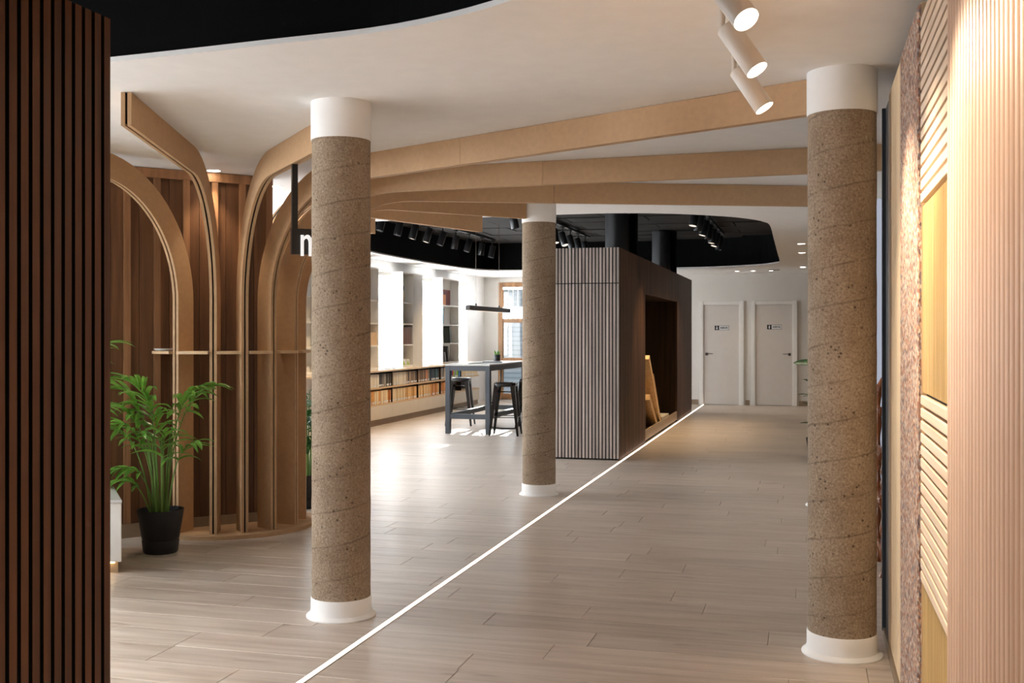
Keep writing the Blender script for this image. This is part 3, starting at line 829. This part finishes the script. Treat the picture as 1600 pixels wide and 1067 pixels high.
# ------------------------------------------------------------------ recessed downlights
def downlight(x, y, label, power, deg=110, r=.045, group='recessed ceiling downlights', col=WARM, aim=None):
    t = thing('downlight', label, 'downlight', (x, y, CEIL), group)
    MB().lathe([(r, CEIL), (r+.012, CEIL-.004), (r+.016, CEIL-.001), (r+.016, CEIL+.0)], (x, y, 0), 24, False).build('ring', M['white_metal'], t, True)
    MB().lathe([(r, CEIL-.003), (r, CEIL-.001)], (x, y, 0), 24).build('lens', M['lamp_on'], t, True)
    if power: spot((x, y, CEIL-.02), aim or (x, y, 0), power, deg, .8, col, r, t)
downlight(-4.17, 7.07, 'downlight washing the timber wall between the fins', 14, 80)
downlight(-4.13, 7.95, 'downlight behind the timber wall near the sign', 6)
for k, y in enumerate((14.9, 16.6, 20.2)):
    downlight(-.08, y, ('nearest', 'second', 'farthest')[k] + ' of the corridor downlights beside the right hand column edge', 18)
for k, x in enumerate((-1.30, -1.0, -.67)):
    downlight(x, 21.2, ('left', 'middle', 'right')[k] + ' one of the small downlights above the toilet doors', 4, 120, .035)
vent = thing('ceiling_vent', 'small grey vent in the ceiling above the right toilet door', 'vent', (-.6, 20.9, CEIL))
MB().box(-.70, -.50, 20.85, 21.0, CEIL-.008, CEIL-.001).build('frame', M['chrome'], vent)
for j in range(4): MB().box(-.69, -.51, 20.862+.034*j, 20.882+.034*j, CEIL-.012, CEIL-.008).build('slat', M['grey_steel'], vent)
# corridor lamps nearer the entrance, outside the picture or hidden behind the column
for x, y, p in ((.15, 11.5, 22), (.2, 8.05-.6, 16), (-.15, .6, 26), (.05, 1.9, 22), (-.9, 5.9, 0)):
    if p: downlight(x, y, '%s downlight out of sight over the corridor' % {11.5: 'farthest', .6: 'nearest', 1.9: 'second'}.get(y, 'third'), p, 120)

# ------------------------------------------------------------------ high table, stools, pendant
TX0, TX1, TY0, TY1, TZ = -5.03, -4.36, 14.85, 16.95, 1.0
tb = thing('high_table', 'grey steel bar table with pale top by the windows', 'table', ((TX0+TX1)/2, (TY0+TY1)/2, 0))
MB().box(TX0, TX1, TY0, TY1, TZ-.022, TZ).build('table_top', M['table_top'], tb, False, .004)
lw = .07
for x in (TX0, TX1-lw):
    for y in (TY0, TY1-lw):
        MB().box(x, x+lw, y, y+lw, 0, TZ-.022).build('leg', M['grey_steel'], tb, False, .004)
for y in (TY0, TY1-lw):
    MB().box(TX0+lw, TX1-lw, y+.004, y+lw-.004, TZ-.094, TZ-.022).build('apron', M['grey_steel'], tb)
    MB().box(TX0+lw, TX1-lw, y+.006, y+lw-.006, .215, .285).build('stretcher', M['grey_steel'], tb, False, .003)
for x in (TX0, TX1-lw):
    MB().box(x+.004, x+lw-.004, TY0+lw, TY1-lw, TZ-.094, TZ-.022).build('apron', M['grey_steel'], tb)
    MB().box(x+.006, x+lw-.006, TY0+lw, TY1-lw, .215, .285).build('stretcher', M['grey_steel'], tb, False, .003)

def stool(x, y, rot, label):
    t = thing('metal_stool', label, 'stool', (x, y, 0), 'black metal stools')
    c, s = math.cos(rot), math.sin(rot)
    def P(a, b, z): return (x + a*c - b*s, y + a*s + b*c, z)
    H = .745
    def ring(h, r, z, n=5):
        out = []
        for (sx, sy, a0) in ((1, 1, 0), (-1, 1, 90), (-1, -1, 180), (1, -1, 270)):
            for k in range(n):
                a = math.radians(a0 + 90*k/(n-1)); out.append(P(sx*(h-r) + r*math.cos(a), sy*(h-r) + r*math.sin(a), z))
        return out
    rings = [ring(.152, .05, H-.055), ring(.155, .05, H-.012), ring(.148, .048, H), ring(.125, .045, H-.002), ring(.10, .04, H-.012)]
    n = len(rings[0]); vs = [p for r in rings for p in r]; fs = []
    for i in range(len(rings)-1):
        for k in range(n): fs.append((i*n+k, i*n+(k+1) % n, (i+1)*n+(k+1) % n, (i+1)*n+k))
    fs += [tuple(range(n))[::-1], tuple((len(rings)-1)*n+k for k in range(n))]
    MB().add(vs, fs).build('seat', M['black_gloss'], t, True)
    for sx in (-1, 1):
        for sy in (-1, 1):
            m = MB()                                           # folded sheet leg: two tapering flanges meeting at the corner
            t0, b0 = (.128, .138), (.205, .215)
            for ax in (0, 1):
                w0, w1 = .066, .026
                def corner(h, off, z, inner):
                    a = sx*(h - (off if ax == 0 else 0) - (inner if ax == 1 else 0)); b = sy*(h - (off if ax == 1 else 0) - (inner if ax == 0 else 0))
                    return P(a, b, z)
                vs = [corner(.148, 0, H-.03, 0), corner(.148, w0, H-.03, 0), corner(.148, w0, H-.03, .006), corner(.148, 0, H-.03, .006),
                      corner(.212, 0, 0, 0), corner(.212, w1, 0, 0), corner(.212, w1, 0, .006), corner(.212, 0, 0, .006)]
                m.add(vs, [(0,1,2,3),(7,6,5,4),(0,4,5,1),(1,5,6,2),(2,6,7,3),(3,7,4,0)])
            m.build('leg', M['black_gloss'], t)
    h = .178
    for a, b in (((-h, -h), (h, -h)), ((h, -h), (h, h)), ((h, h), (-h, h)), ((-h, h), (-h, -h))):
        MB().bar(P(a[0], a[1], .26), P(b[0], b[1], .26), .018, .012).build('footrest', M['black_gloss'], t)
    for a, b in (((-.14, -.14), (.14, .14)), ((.14, -.14), (-.14, .14))):
        MB().bar(P(a[0], a[1], .615), P(b[0], b[1], .615), .014, .014).build('brace', M['black_gloss'], t)
stool(-5.27, 16.3, .15, 'black metal stool on the window side of the bar table')
stool(-4.14, 14.9, .12, 'black metal stool at the near right corner of the bar table')
stool(-4.09, 16.1, .15, 'black metal stool partly hidden by the column, far side of table')

cable = tag(MB().tube([(-4.72, 16.7, .90), (-4.72, 16.68, .7), (-4.73, 16.6, .5), (-4.80, 16.5, .36), (-4.86, 16.4, .3), (-4.80, 16.2, .13), (-4.66, 15.9, .02), (-4.45, 15.75, .012), (-4.25, 15.8, .012)], .012, 8)
            .build('power_cable', M['black_metal'], None, True), 'black power cable hanging from the bar table to the floor', 'cable')
pp = thing('cactus_pot', 'small black pot with a cactus on the bar table', 'plant pot', (-4.80, 16.75, TZ))
MB().lathe([(.052, .0), (.056, .10), (.050, .10), (.048, .085)], (-4.80, 16.75, TZ+.0005), 20).build('pot', M['pot'], pp, True)
for k in range(5):
    a = k*1.3; MB().tube([(-4.80+.02*math.cos(a), 16.75+.02*math.sin(a), TZ+.08), (-4.80+.035*math.cos(a), 16.75+.035*math.sin(a), TZ+.13), (-4.80+.052*math.cos(a), 16.75+.052*math.sin(a), TZ+.165)], [.012, .012, .003], 7).build('leaf', M['leaf'], pp, True)
for (x, y, r, m, lab) in ((-4.66, 16.0, .3, M['grey_steel'], 'dark grey brochure lying on the bar table'), (-4.85, 15.3, -.2, M['table_top'], 'pale sheet lying near the front of the bar table')):
    c, s = math.cos(r), math.sin(r)
    tag(MB().obox((x, y, TZ+.0045), (.15*c, .15*s, 0), (-.21*s/1.0, .21*c, 0), (0, 0, .004)).build('brochure', m), lab, 'brochure')

pl = thing('pendant_light', 'slim dark bar pendant light hanging over the bar table', 'pendant light', (-4.70, 16, 1.8))
MB().box(-4.735, -4.665, 14.88, 17.1, 1.775, 1.845).build('housing', M['dark_bronze'], pl, False, .004)
MB().box(-4.725, -4.675, 14.9, 17.08, 1.7735, 1.776).build('diffuser', M['lamp_dim'], pl)
for y in (15.28, 16.52):
    MB().tube([(-4.70, y, 1.844), (-4.70, y, VOID-.004)], .0038, 6).build('wire', M['chrome'], pl)
    MB().tube([(-4.70, y, 1.844), (-4.70, y, 1.88)], .013, 8).build('wire_clamp', M['black_metal'], pl)

# ------------------------------------------------------------------ low bookcase along the windows
LX0, LX1 = WLEFT, -6.45
wt = tag(MB().box(LX0, LX1+.02, 11.6, 21.3, .835, .865).build('worktop', plain('pale_oak_top', (220, 198, 170), .45), None, False, .003), 'pale worktop running along the low bookcases under the windows', 'worktop')
BM = {}
def bmat(rgb):
    if rgb not in BM: BM[rgb] = plain('sample_%d_%d_%d' % rgb, rgb, .6, .08, 30)
    return BM[rgb]
CRE = [(236, 224, 204), (228, 214, 192), (240, 230, 212)]; GRY = [(128, 120, 112), (92, 86, 82), (166, 156, 146)]; TAU = [(150, 128, 104), (120, 96, 76), (176, 152, 124)]
DRK = [(52, 48, 46), (70, 62, 56)]; ORG = [(226, 138, 60), (214, 120, 70), (232, 160, 96)]; NAV = [(38, 50, 78), (54, 66, 92)]; TEA = [(36, 84, 88), (46, 70, 72)]
OAK = [(226, 178, 112), (212, 160, 96), (232, 190, 128)]; HON = [(214, 140, 66), (196, 122, 58), (224, 158, 84)]; LOK = [(240, 216, 174), (232, 204, 158)]
BRI = [(240, 186, 30), (208, 40, 36), (150, 148, 170), (28, 84, 150), (170, 206, 60), (60, 132, 190)]
UP = [CRE, CRE, CRE, GRY+DRK, CRE, TAU+DRK, ORG+TAU, NAV+TEA, GRY+CRE, BRI, LOK, LOK]
LO = [OAK, OAK, HON+LOK, LOK+HON, LOK, OAK, LOK+OAK, OAK+HON, HON, HON+OAK, OAK, OAK]
tagm = M['sign_white']
rb = random.Random(11)
PN = ['nearest', 'second', 'third', 'fourth', 'fifth', 'farthest']
CN = {}
for nm_, cs in (('cream', CRE), ('grey', GRY), ('taupe', TAU), ('charcoal', DRK), ('orange', ORG), ('navy', NAV), ('teal', TEA), ('oak brown', OAK), ('honey brown', HON), ('pale oak', LOK)):
    for c_ in cs: CN[c_] = nm_
CN.update(dict(zip(BRI, ('yellow', 'red', 'lilac grey', 'dark blue', 'lime', 'light blue'))))
book_mesh = {}
edges = [14.0 + 1.2*k for k in range(7)]
place = ['nearest the entrance', 'second from the entrance', 'third from the entrance', 'behind the near end of the bar table', 'behind the bar table', 'at the far end by the oak window']
for mod in range(6):
    y0, y1 = edges[mod], edges[mod+1]
    u = thing('low_bookcase', 'cream low bookcase under the windows, ' + place[mod], 'bookcase', (LX1-.1, (y0+y1)/2, 0), 'low bookcases under the windows')
    MB().box(LX0, LX1-.03, y0, y1, 0, .10).build('toe_kick', M['toe'], u)
    MB().box(LX0, LX1, y0+.0008, y1-.0008, .10, .31).build('plinth', M['cream_cab'], u, False, .002)
    MB().box(LX0, LX1, y0+.0008, y1-.0008, .31, .335).build('bottom_shelf', M['mdf_edge'], u)
    MB().box(LX0, LX1, y0+.0008, y1-.0008, .572, .598).build('middle_shelf', M['mdf_edge'], u)
    MB().box(LX0, LX0+.012, y0+.0008, y1-.0008, .31, .834).build('back_panel', M['booth_dark'], u)
    MB().box(LX0, LX1-.004, y0+.0008, y0+.018, .335, .834).build('side_panel', M['booth_dark'], u)
    for row in (0, 1):
        if mod == 5 and row == 0: continue
        pal, z = (UP, .5985) if row else (LO, .3355)
        y = y0 + .024; nb = 0
        while y + .074 < y1:
            half = 0 if y < (y0+y1)/2 else 1
            idx = (2*mod+half) % 12
            if mod == 4 and half == 1 and row == 0: break
            th = rb.choice((.058, .066, .072)); h = rb.uniform(.195, .212); dp = rb.uniform(.165, .18)
            rgb = rb.choice(pal[idx])
            key = (th, rgb, row)
            if key not in book_mesh:
                book_mesh[key] = MB().box(-.17, 0, -th/2, th/2, 0, .205).mesh('sample_book', bmat(rgb))
                book_mesh[('t', th)] = MB().box(-.002, .001, -th/2+.006, th/2-.006, .012, .042).mesh('label_tag', tagm)
            o = put('sample_book', book_mesh[key]); o.location = (LX1 - rb.uniform(.012, .03), y + th/2, z)
            tag(o, '%s sample book, %s from left in %s row of %s low bookcase' % (CN[rgb], ORD[nb], 'upper' if row else 'lower', PN[mod]), 'book', 'sample books in the low bookcases')
            if rb.random() < .8:
                g = put('label_tag', book_mesh[('t', th)]); g.parent = o
            nb += 1
            y += th + rb.choice((.004, .006, .010))
for (x, y, l, w, h, m, lab) in ((-6.53, 16.35, .62, .1, .012, M['dark_bronze'], 'dark thin brochure on the worktop under the nearest window'),
                                 (-6.54, 18.5, .55, .13, .02, M['table_top'], 'pale magazine stack on the worktop beside the bar table'),):
    tag(MB().box(x-w/2, x+w/2, y-l/2, y+l/2, .8655, .8655+h).build('brochure', m), lab, 'brochure')

# tall white shelf units between the windows
TXF = -6.50
def shelf_unit(y0, y1, levels, closed, label):
    u = thing('shelf_unit', label, 'shelf', (TXF-.09, (y0+y1)/2, .866), 'white shelf units between the windows')
    z0, z1 = .866, 2.47; w = M['shelf_white']
    MB().box(WLEFT, TXF, y0, y0+.022, z0, z1).build('side_panel', w, u)
    MB().box(WLEFT, TXF, y1-.022, y1, z0, z1).build('side_panel', w, u)
    MB().box(WLEFT, WLEFT+.012, y0+.022, y1-.022, z0, z1).build('back_panel', w, u)
    MB().box(WLEFT, TXF, y0+.022, y1-.022, z1-.022, z1).build('top_panel', w, u)
    ye = closed if closed else y1-.022
    if closed: MB().box(WLEFT+.012, TXF, closed, y1-.022, z0, z1-.022).build('closed_front', M['wall'], u)
    for z in levels: MB().box(WLEFT+.012, TXF-.002, y0+.022, ye, z-.022, z).build('shelf', w, u)
    MB().box(WLEFT+.012, TXF-.002, y0+.022, ye, z0, z0+.04).build('shelf', w, u)
    return u
LV = [1.257, 1.606, 1.967]
shelf_unit(12.92, 13.90, LV, None, 'white shelf unit hidden behind the near column')
shelf_unit(14.95, 15.94, LV, None, 'white shelf unit just right of the near column')
shelf_unit(16.99, 17.97, LV, 17.48, 'white shelf unit with half its front closed, middle of the row')
shelf_unit(19.04, 20.02, LV, None, 'white shelf unit farthest along the windows')
def item(name, x0, x1, y0, y1, z0, h, m, label, cat, tilt=0):
    z0 += .0006
    c = Vector(((x0+x1)/2, (y0+y1)/2, z0))
    o = MB()
    if tilt:
        up = Vector((0, -math.sin(tilt), math.cos(tilt))); nn = Vector((0, math.cos(tilt), math.sin(tilt))); th = y1-y0
        o.obox(c + up*h/2 + Vector((0, 0, abs(math.sin(tilt))*th/2)), ((x1-x0)/2, 0, 0), nn*th/2, up*h/2)
    else: o.box(x0, x1, y0, y1, z0, z0+h)
    return tag(o.build(name, m, None, False, .002), label, cat)
A, B_ = WLEFT+.02, TXF-.01
walnut = wood('walnut_sample', (84, 52, 34), (126, 86, 58))
# unit just right of the column
item('material_sample', A, A+.03, 15.3, 15.91, LV[2], .30, wood('oak_sample', (150, 112, 80), (184, 146, 110)), 'brown oak sample on the top shelf beside the near column', 'sample')
item('material_sample', A, A+.03, 15.30, 15.60, LV[1], .31, M['sign_white'], 'white sample on the second shelf beside the near column', 'sample')
item('material_sample', A+.05, A+.14, 15.4, 15.915, LV[0], .20, M['mdf_edge'], 'pale wood box on the third shelf beside the near column', 'box')
# middle unit
item('material_sample', A, A+.02, 17.08, 17.42, LV[2], .28, bmat((34, 62, 84)), 'dark blue sample panel on the top shelf of the middle unit', 'sample')
item('material_sample', A+.05, A+.075, 17.05, 17.30, LV[2], .20, M['mdf_edge'], 'beige sample panel before the dark blue one on the middle unit', 'sample')
po = item('framed_card', A, A+.02, 17.04, 17.40, LV[1], .29, M['sign_white'], 'white printed card on the second shelf of the middle unit', 'card')
for k, (w_, z_) in enumerate(((.12, .10), (.10, .13), (.12, .17), (.08, .04), (.10, .25))):
    MB().box(A+.0202, A+.0212, 17.06 if k < 4 else 17.28, (17.06 if k < 4 else 17.28)+w_, LV[1]+z_, LV[1]+z_+.008).build('print_line', bmat((150, 120, 110)), po)
wbx = item('sample_box', A+.02, B_, 17.03, 17.45, LV[0], .285, walnut, 'dark walnut slatted sample box on the middle unit', 'box')
for k in range(7): MB().box(B_, B_+.006, 17.035+.06*k, 17.075+.06*k, LV[0]+.004, LV[0]+.283).build('slat', walnut, wbx)
for k, y in enumerate((17.06, 17.25)):
    b = item('carton', A+.06, A+.13, y, y+.14, .906, .10, M['sign_white'], ('left' if k == 0 else 'right') + ' one of two white and green cartons on the middle unit', 'carton')
    MB().add([(A+.131, y+.01, .91), (A+.131, y+.13, .91), (A+.131, y+.05, .99)], [(0, 1, 2)]).build('green_mark', bmat((150, 180, 40)), b)
# farthest unit
item('material_sample', A, A+.02, 19.30, 19.90, LV[2], .30, bmat((108, 44, 40)), 'maroon sample panel on the top shelf of the farthest unit', 'sample')
item('material_sample', A+.06, A+.085, 19.08, 19.45, LV[2], .20, bmat((214, 122, 50)), 'orange sample panel before the maroon one on the farthest unit', 'sample')
item('material_sample', A+.04, A+.13, 19.09, 19.20, LV[1], .30, bmat((32, 140, 158)), 'turquoise sample book on the farthest unit', 'book')
item('material_sample', A+.02, A+.09, 19.24, 19.36, LV[1], .30, bmat((208, 180, 146)), 'beige sample book right of the turquoise one', 'book')
item('material_sample', A+.02, B_, 19.52, 19.60, LV[0], .31, bmat((78, 84, 78)), 'dark green grey board leaning on the third shelf of the farthest unit', 'board', .22)
item('material_sample', A+.02, B_, 19.40, 19.46, .906, .29, bmat((70, 66, 64)), 'charcoal board leaning on the lowest shelf of the farthest unit', 'board', .2)
item('material_sample', A+.02, B_, 19.22, 19.28, .906, .18, bmat((120, 122, 126)), 'low grey board leaning before the charcoal one on the farthest unit', 'board', .3)

# ------------------------------------------------------------------ hanging sign
a = math.radians(-48.2); hs = Vector((FC.x + 1.90*math.cos(a), FC.y + 1.90*math.sin(a)))
sg = thing('hanging_sign', 'black hanging sign with white letter m beside the concrete column', 'sign', (hs.x, hs.y, 1.92))
sd = Vector((math.cos(math.radians(38)), math.sin(math.radians(38)), 0)); snn = Vector((sd.y, -sd.x, 0)); h3 = Vector((hs.x, hs.y, 0))
MB().obox(h3 + Vector((0, 0, 2.27)), sd*.017, snn*.017, (0, 0, .195)).build('post', M['black_metal'], sg)
MB().obox(h3 + sd*.15 + Vector((0, 0, 2.0)), sd*.17, snn*.022, (0, 0, .077)).build('backing', M['black_metal'], sg)
M['letter'] = plain('glowing_white_letter', (240, 240, 238), .4, .01)
M['letter'].node_tree.nodes['Principled BSDF'].inputs['Emission Color'].default_value = (1, 1, 1, 1)
M['letter'].node_tree.nodes['Principled BSDF'].inputs['Emission Strength'].default_value = .25  # added glow, keeps the letter white where little light falls
lt = text('letter', 'm', .275, (h3 + sd*.088 + snn*.032 + Vector((0, 0, 1.996))), (math.pi/2, 0, math.radians(38)), M['letter'], sg, .009, .001)
lt.scale = (.62, 1, 1)

# ------------------------------------------------------------------ low bench with a warm light below
be = thing('white_bench', 'low white bench with warm glow below at the slatted booth', 'bench', (-4.3, 5.7, 0))
bp = [plan(-2.35, 6.55), plan(-2.62, 7.13), plan(-3.1, 7.13), plan(-3.1, 6.55)]
MB().prism(bp, .07, .425).build('body', M['trim_white'], be, False, .006)
MB().prism([(x + (.012 if k in (0, 1) else 0), y + (-.012 if k in (0, 3) else 0)) for k, (x, y) in enumerate(bp)], .425, .445).build('top', M['table_top'], be, False, .004)
cb = Vector((sum(p[0] for p in bp)/4, sum(p[1] for p in bp)/4))
ins = [(cb.x + (x-cb.x)*.92, cb.y + (y-cb.y)*.86) for x, y in bp]
MB().prism(ins, .0, .07).build('foot', M['toe'], be)
e0, e1 = Vector(plan(-2.40, 6.57)), Vector(plan(-3.05, 6.57))
MB().bar((e0.x, e0.y, .064), (e1.x, e1.y, .064), .012, .008).build('led_strip', M['led_warm'], be)

# ------------------------------------------------------------------ plants
RV, FV = Vector((CT, ST, 0)), Vector((-ST, CT, 0))
def leaf_blade(mb, p, d, ln, w, droop, seg=6, fold=.25, twist=0.0, ref=None):
    """narrow folded blade that starts at p along d and bends down"""
    p = Vector(p); d = Vector(d).normalized(); st = ln/seg; vs = []; pts = [p.copy()]; ds = [d.copy()]
    for k in range(seg):
        d = (d + Vector((0, 0, -droop/seg))).normalized(); p = p + d*st; pts.append(p.copy()); ds.append(d.copy())
    for k, (q, dd) in enumerate(zip(pts, ds)):
        t = k/seg; ww = w * (math.sin(math.pi*min(1, .12 + .88*t))**.75) * (1 if t < .98 else 0) + .0004
        sdv = dd.cross(Vector(ref) if ref else Vector((math.sin(twist), 0, math.cos(twist))))
        if sdv.length < 1e-3: sdv = dd.cross(Vector((1, 0, 0)))
        sdv.normalize(); up = sdv.cross(dd).normalized()
        vs += [q - sdv*ww/2 + up*ww*fold, q, q + sdv*ww/2 + up*ww*fold]
    fs = []
    for k in range(seg):
        a = 3*k; fs += [(a, a+3, a+4, a+1), (a+1, a+4, a+5, a+2)]
    mb.add(vs, fs)
def L3(o, lat, dep, z): return Vector((o[0], o[1], 0)) + RV*lat + FV*dep + Vector((0, 0, z))
def bez(ps, n):
    ps = [Vector(p) for p in ps]; out = []
    for k in range(n+1):
        t = k/n; q = list(ps)
        while len(q) > 1: q = [q[i]*(1-t) + q[i+1]*t for i in range(len(q)-1)]
        out.append(q[0])
    return out
def frond(plant, o, ctrl, nleaf, ln, w, start=.55, droop=1.0, seed=0, m='leaf', spread=1.0, mid=.9):
    rr = random.Random(seed)
    path = bez([L3(o, *c) for c in ctrl], 16)
    fr = MB().tube(path, [.0075*(1-.75*k/16) for k in range(17)], 6).build('frond', M['stem'], plant, True)
    for k in range(nleaf):
        t = start + (1-start)*(k//2*2)/max(1, nleaf-2); f = t*16; i = min(15, int(f)); q = path[i].lerp(path[i+1], f-i)
        tg = (path[i+1]-path[i]).normalized(); sdv = tg.cross(Vector((0, 0, 1)))
        if sdv.length < .05: sdv = RV.copy()
        sdv.normalize(); s = 1 if k % 2 else -1
        tt = (k//2)/max(1, nleaf/2-1)
        ang = (1.05 - .75*tt)*spread
        d = tg*math.cos(ang) + sdv*s*math.sin(ang) + Vector((0, 0, .22)) + Vector((rr.uniform(-.12, .12), rr.uniform(-.12, .12), rr.uniform(-.1, .1)))
        l = ln*(.75 + .5*math.sin(math.pi*(.15+.75*tt)))*rr.uniform(.85, 1.12)
        mb = MB(); leaf_blade(mb, q, d, l, w*rr.uniform(.8, 1.15), droop*rr.uniform(.8, 1.3), 7, .22, rr.uniform(-.5, .5))
        mb.build('leaflet', M[m], fr, True)
    return fr
def black_pot(plant, x, y, r=.15, h=.285):
    MB().lathe([(r*.70, 0), (r*.75, .012), (r*.79, .075), (r*.80, .082), (r*.76, .088), (r*.80, .098), (r*.98, h-.02), (r*1.0, h), (r*.94, h), (r*.92, h-.03)], (x, y, 0), 40).build('pot', M['pot'], plant, True)
    MB().lathe([(.001, h-.035), (r*.93, h-.04)], (x, y, 0), 24, False).build('soil', M['soil'], plant, True)

o1 = plan(-2.325, 7.20)
p1 = thing('potted_palm', 'bushy green palm in a black pot before the timber fins', 'potted plant', (o1[0], o1[1], 0), 'palms in black pots')
black_pot(p1, *o1)
FR = [  # (control points lateral/depth/height), leaflets, leaf length, start
    ([(-.03, 0, .24), (-.06, 0, .62), (-.10, -.05, 1.02), (-.34, -.12, .98)], 16, .24, .60),
    ([(-.02, .03, .24), (-.05, .02, .60), (-.08, .0, .98), (-.26, -.05, 1.10)], 16, .24, .58),
    ([(-.05, -.02, .24), (-.09, -.03, .55), (-.15, -.08, .86), (-.30, -.16, .82)], 14, .22, .60),
    ([(.0, -.02, .24), (-.02, -.03, .62), (.0, -.06, 1.0), (-.10, -.20, 1.12)], 16, .24, .55),
    ([(.03, .0, .24), (.06, .0, .65), (.10, -.02, .98), (.22, -.04, 1.06)], 14, .24, .66),
    ([(.02, .03, .24), (.04, .05, .65), (.12, .05, 1.02), (.30, .06, 1.08)], 12, .22, .68),
    ([(.05, -.02, .24), (.09, -.04, .45), (.10, -.06, .66), (.24, -.12, .73)], 8, .19, .66),
    ([(-.04, .02, .24), (-.07, .0, .40), (-.10, -.02, .60), (-.26, -.08, .56)], 12, .17, .60),
    ([(-.05, -.03, .24), (-.09, -.05, .36), (-.12, -.08, .52), (-.24, -.12, .48)], 10, .17, .55),
    ([(.01, .02, .24), (.02, .03, .5), (.0, .02, .80), (-.04, -.10, .98)], 14, .22, .55),
    ([(.02, -.04, .24), (.03, -.07, .48), (.05, -.10, .72), (.09, -.20, .80)], 10, .2, .6),
    ([(-.01, -.04, .24), (-.03, -.07, .5), (-.06, -.10, .80), (-.16, -.24, .86)], 12, .2, .58)]
for k, (c, n, ln, st) in enumerate(FR): frond(p1, o1, c, n, ln, .036, st, 1.15, 20+k)
for k in range(7):
    a = k*.9; r = .03 + .012*(k % 3)
    MB().tube([L3(o1, r*math.cos(a), r*math.sin(a), .24), L3(o1, 1.4*r*math.cos(a), 1.4*r*math.sin(a), .55), L3(o1, 2*r*math.cos(a), 2*r*math.sin(a), .78)], [.008, .007, .004], 6).build('stem', M['stem'], p1, True)

o2 = plan(-2.62, 6.1)
p2 = thing('potted_palm', 'tall palm mostly hidden by the left slats, only leaf tips showing', 'potted plant', (o2[0], o2[1], 0), 'palms in black pots')
black_pot(p2, *o2, .16, .3)
for k, (c, n, ln, st) in enumerate([([(.0, 0, .24), (.03, 0, .8), (.08, .0, 1.25), (.30, -.02, 1.36)], 12, .22, .6), ([(-.02, 0, .24), (-.05, 0, .8), (-.1, .0, 1.2), (-.3, .1, 1.25)], 12, .24, .55),
                                    ([(.0, .02, .24), (.0, .05, .7), (.05, .1, 1.0), (.22, .15, 1.02)], 10, .2, .6), ([(.0, -.02, .24), (.0, -.05, .8), (-.05, -.1, 1.2), (-.1, -.3, 1.3)], 12, .24, .55)]):
    frond(p2, o2, c, n, ln, .026, st, 1.1, 60+k)

def broad_plant(name, label, o, h, n, seed, pot_r=.15, span=.30):
    rr = random.Random(seed); t = thing(name, label, 'potted plant', (o[0], o[1], 0)); black_pot(t, o[0], o[1], pot_r, .28)
    for k in range(n):
        a = rr.uniform(0, 6.28); hh = h*rr.uniform(.7, 1.0); ln = span*rr.uniform(.25, .6)
        path = bez([Vector((o[0]+.03*math.cos(a), o[1]+.03*math.sin(a), .24)), Vector((o[0]+.05*math.cos(a), o[1]+.05*math.sin(a), hh*.6)), Vector((o[0]+ln*math.cos(a), o[1]+ln*math.sin(a), hh*.92))], 10)
        fr = MB().tube(path, [.008*(1-.06*j) for j in range(11)], 6).build('stem', M['stem'], t, True)
        for j in range(8):
            q = path[3+min(7, j)]; b = a + j*2.4 + rr.uniform(-.4, .4)
            d = Vector((math.cos(b), math.sin(b), rr.uniform(.35, .9)))
            mb = MB(); leaf_blade(mb, q, d, rr.uniform(.14, .22), rr.uniform(.055, .075), rr.uniform(.4, .9), 6, .18)
            mb.build('leaf', M['leaf_dark'], fr, True)
    return t
broad_plant('leafy_plant', 'leafy plant in a black pot between fins and concrete column', plan(-1.70, 9.05), 1.22, 7, 3)
o3 = plan(3.46, 12.2)
lp = broad_plant('leafy_plant', 'dark leafy plant peeping out behind the right hand column', (.13, 12.6), 1.12, 6, 9, .15, .32)
mb = MB(); leaf_blade(mb, (.12, 12.55, 1.11), (-1, -.1, .16), .28, .075, .25, 6, .12, 0, (0, -1, .45)); mb.build('leaf', M['leaf_dark'], lp, True)

# ------------------------------------------------------------------ antique chair seen past the right hand column
cx, cy = .70, 7.05
ch = thing('antique_chair', 'carved walnut chair glimpsed between the column and sample panels', 'chair', (cx, cy, 0))
def turned(x, y, z0, z1, name, r=.024):
    prof = []; n = 22
    for k in range(n+1):
        t = k/n; prof.append((r*(.75 + .25*math.cos(t*math.pi*6)) + (.006 if k in (0, n) else 0), z0 + (z1-z0)*t))
    MB().lathe(prof, (x, y, 0), 14).build(name, M['antique'], ch, True)
w2, d2 = .265, .24
for sx in (-1, 1):
    turned(cx+sx*w2, cy-d2, 0, .43, 'leg'); turned(cx+sx*w2, cy+d2, 0, .43, 'leg')
    turned(cx+sx*w2, cy+d2, .47, 1.08, 'back_post', .022)
    turned(cx+sx*w2, cy-d2+.04, .47, .70, 'arm_post', .018)
    MB().tube([(cx+sx*w2, cy+d2, .72), (cx+sx*(w2+.01), cy, .735), (cx+sx*w2, cy-d2, .715)], [.02, .024, .027], 10).build('arm', M['antique'], ch, True)
    MB().bar((cx+sx*w2, cy-d2, .14), (cx+sx*w2, cy+d2, .14), .03, .04).build('stretcher', M['antique'], ch, False, .006)
MB().box(cx-w2-.03, cx+w2+.03, cy-d2-.03, cy+d2+.03, .43, .475).build('seat', M['antique'], ch, False, .012)
arch = [(cx - w2*math.cos(math.pi*k/12), cy+d2, 1.05 + .20*math.sin(math.pi*k/12)) for k in range(13)]
MB().tube(arch, .026, 10).build('arched_crest', M['antique'], ch, True)
MB().bar((cx-w2, cy+d2, .95), (cx+w2, cy+d2, .95), .03, .06).build('back_rail', M['antique'], ch, False, .006)
MB().bar((cx-w2, cy+d2, .60), (cx+w2, cy+d2, .60), .03, .05).build('back_rail', M['antique'], ch, False, .006)
for k in range(5): turned(cx - .17 + .085*k, cy+d2, .62, .93, 'spindle', .013)
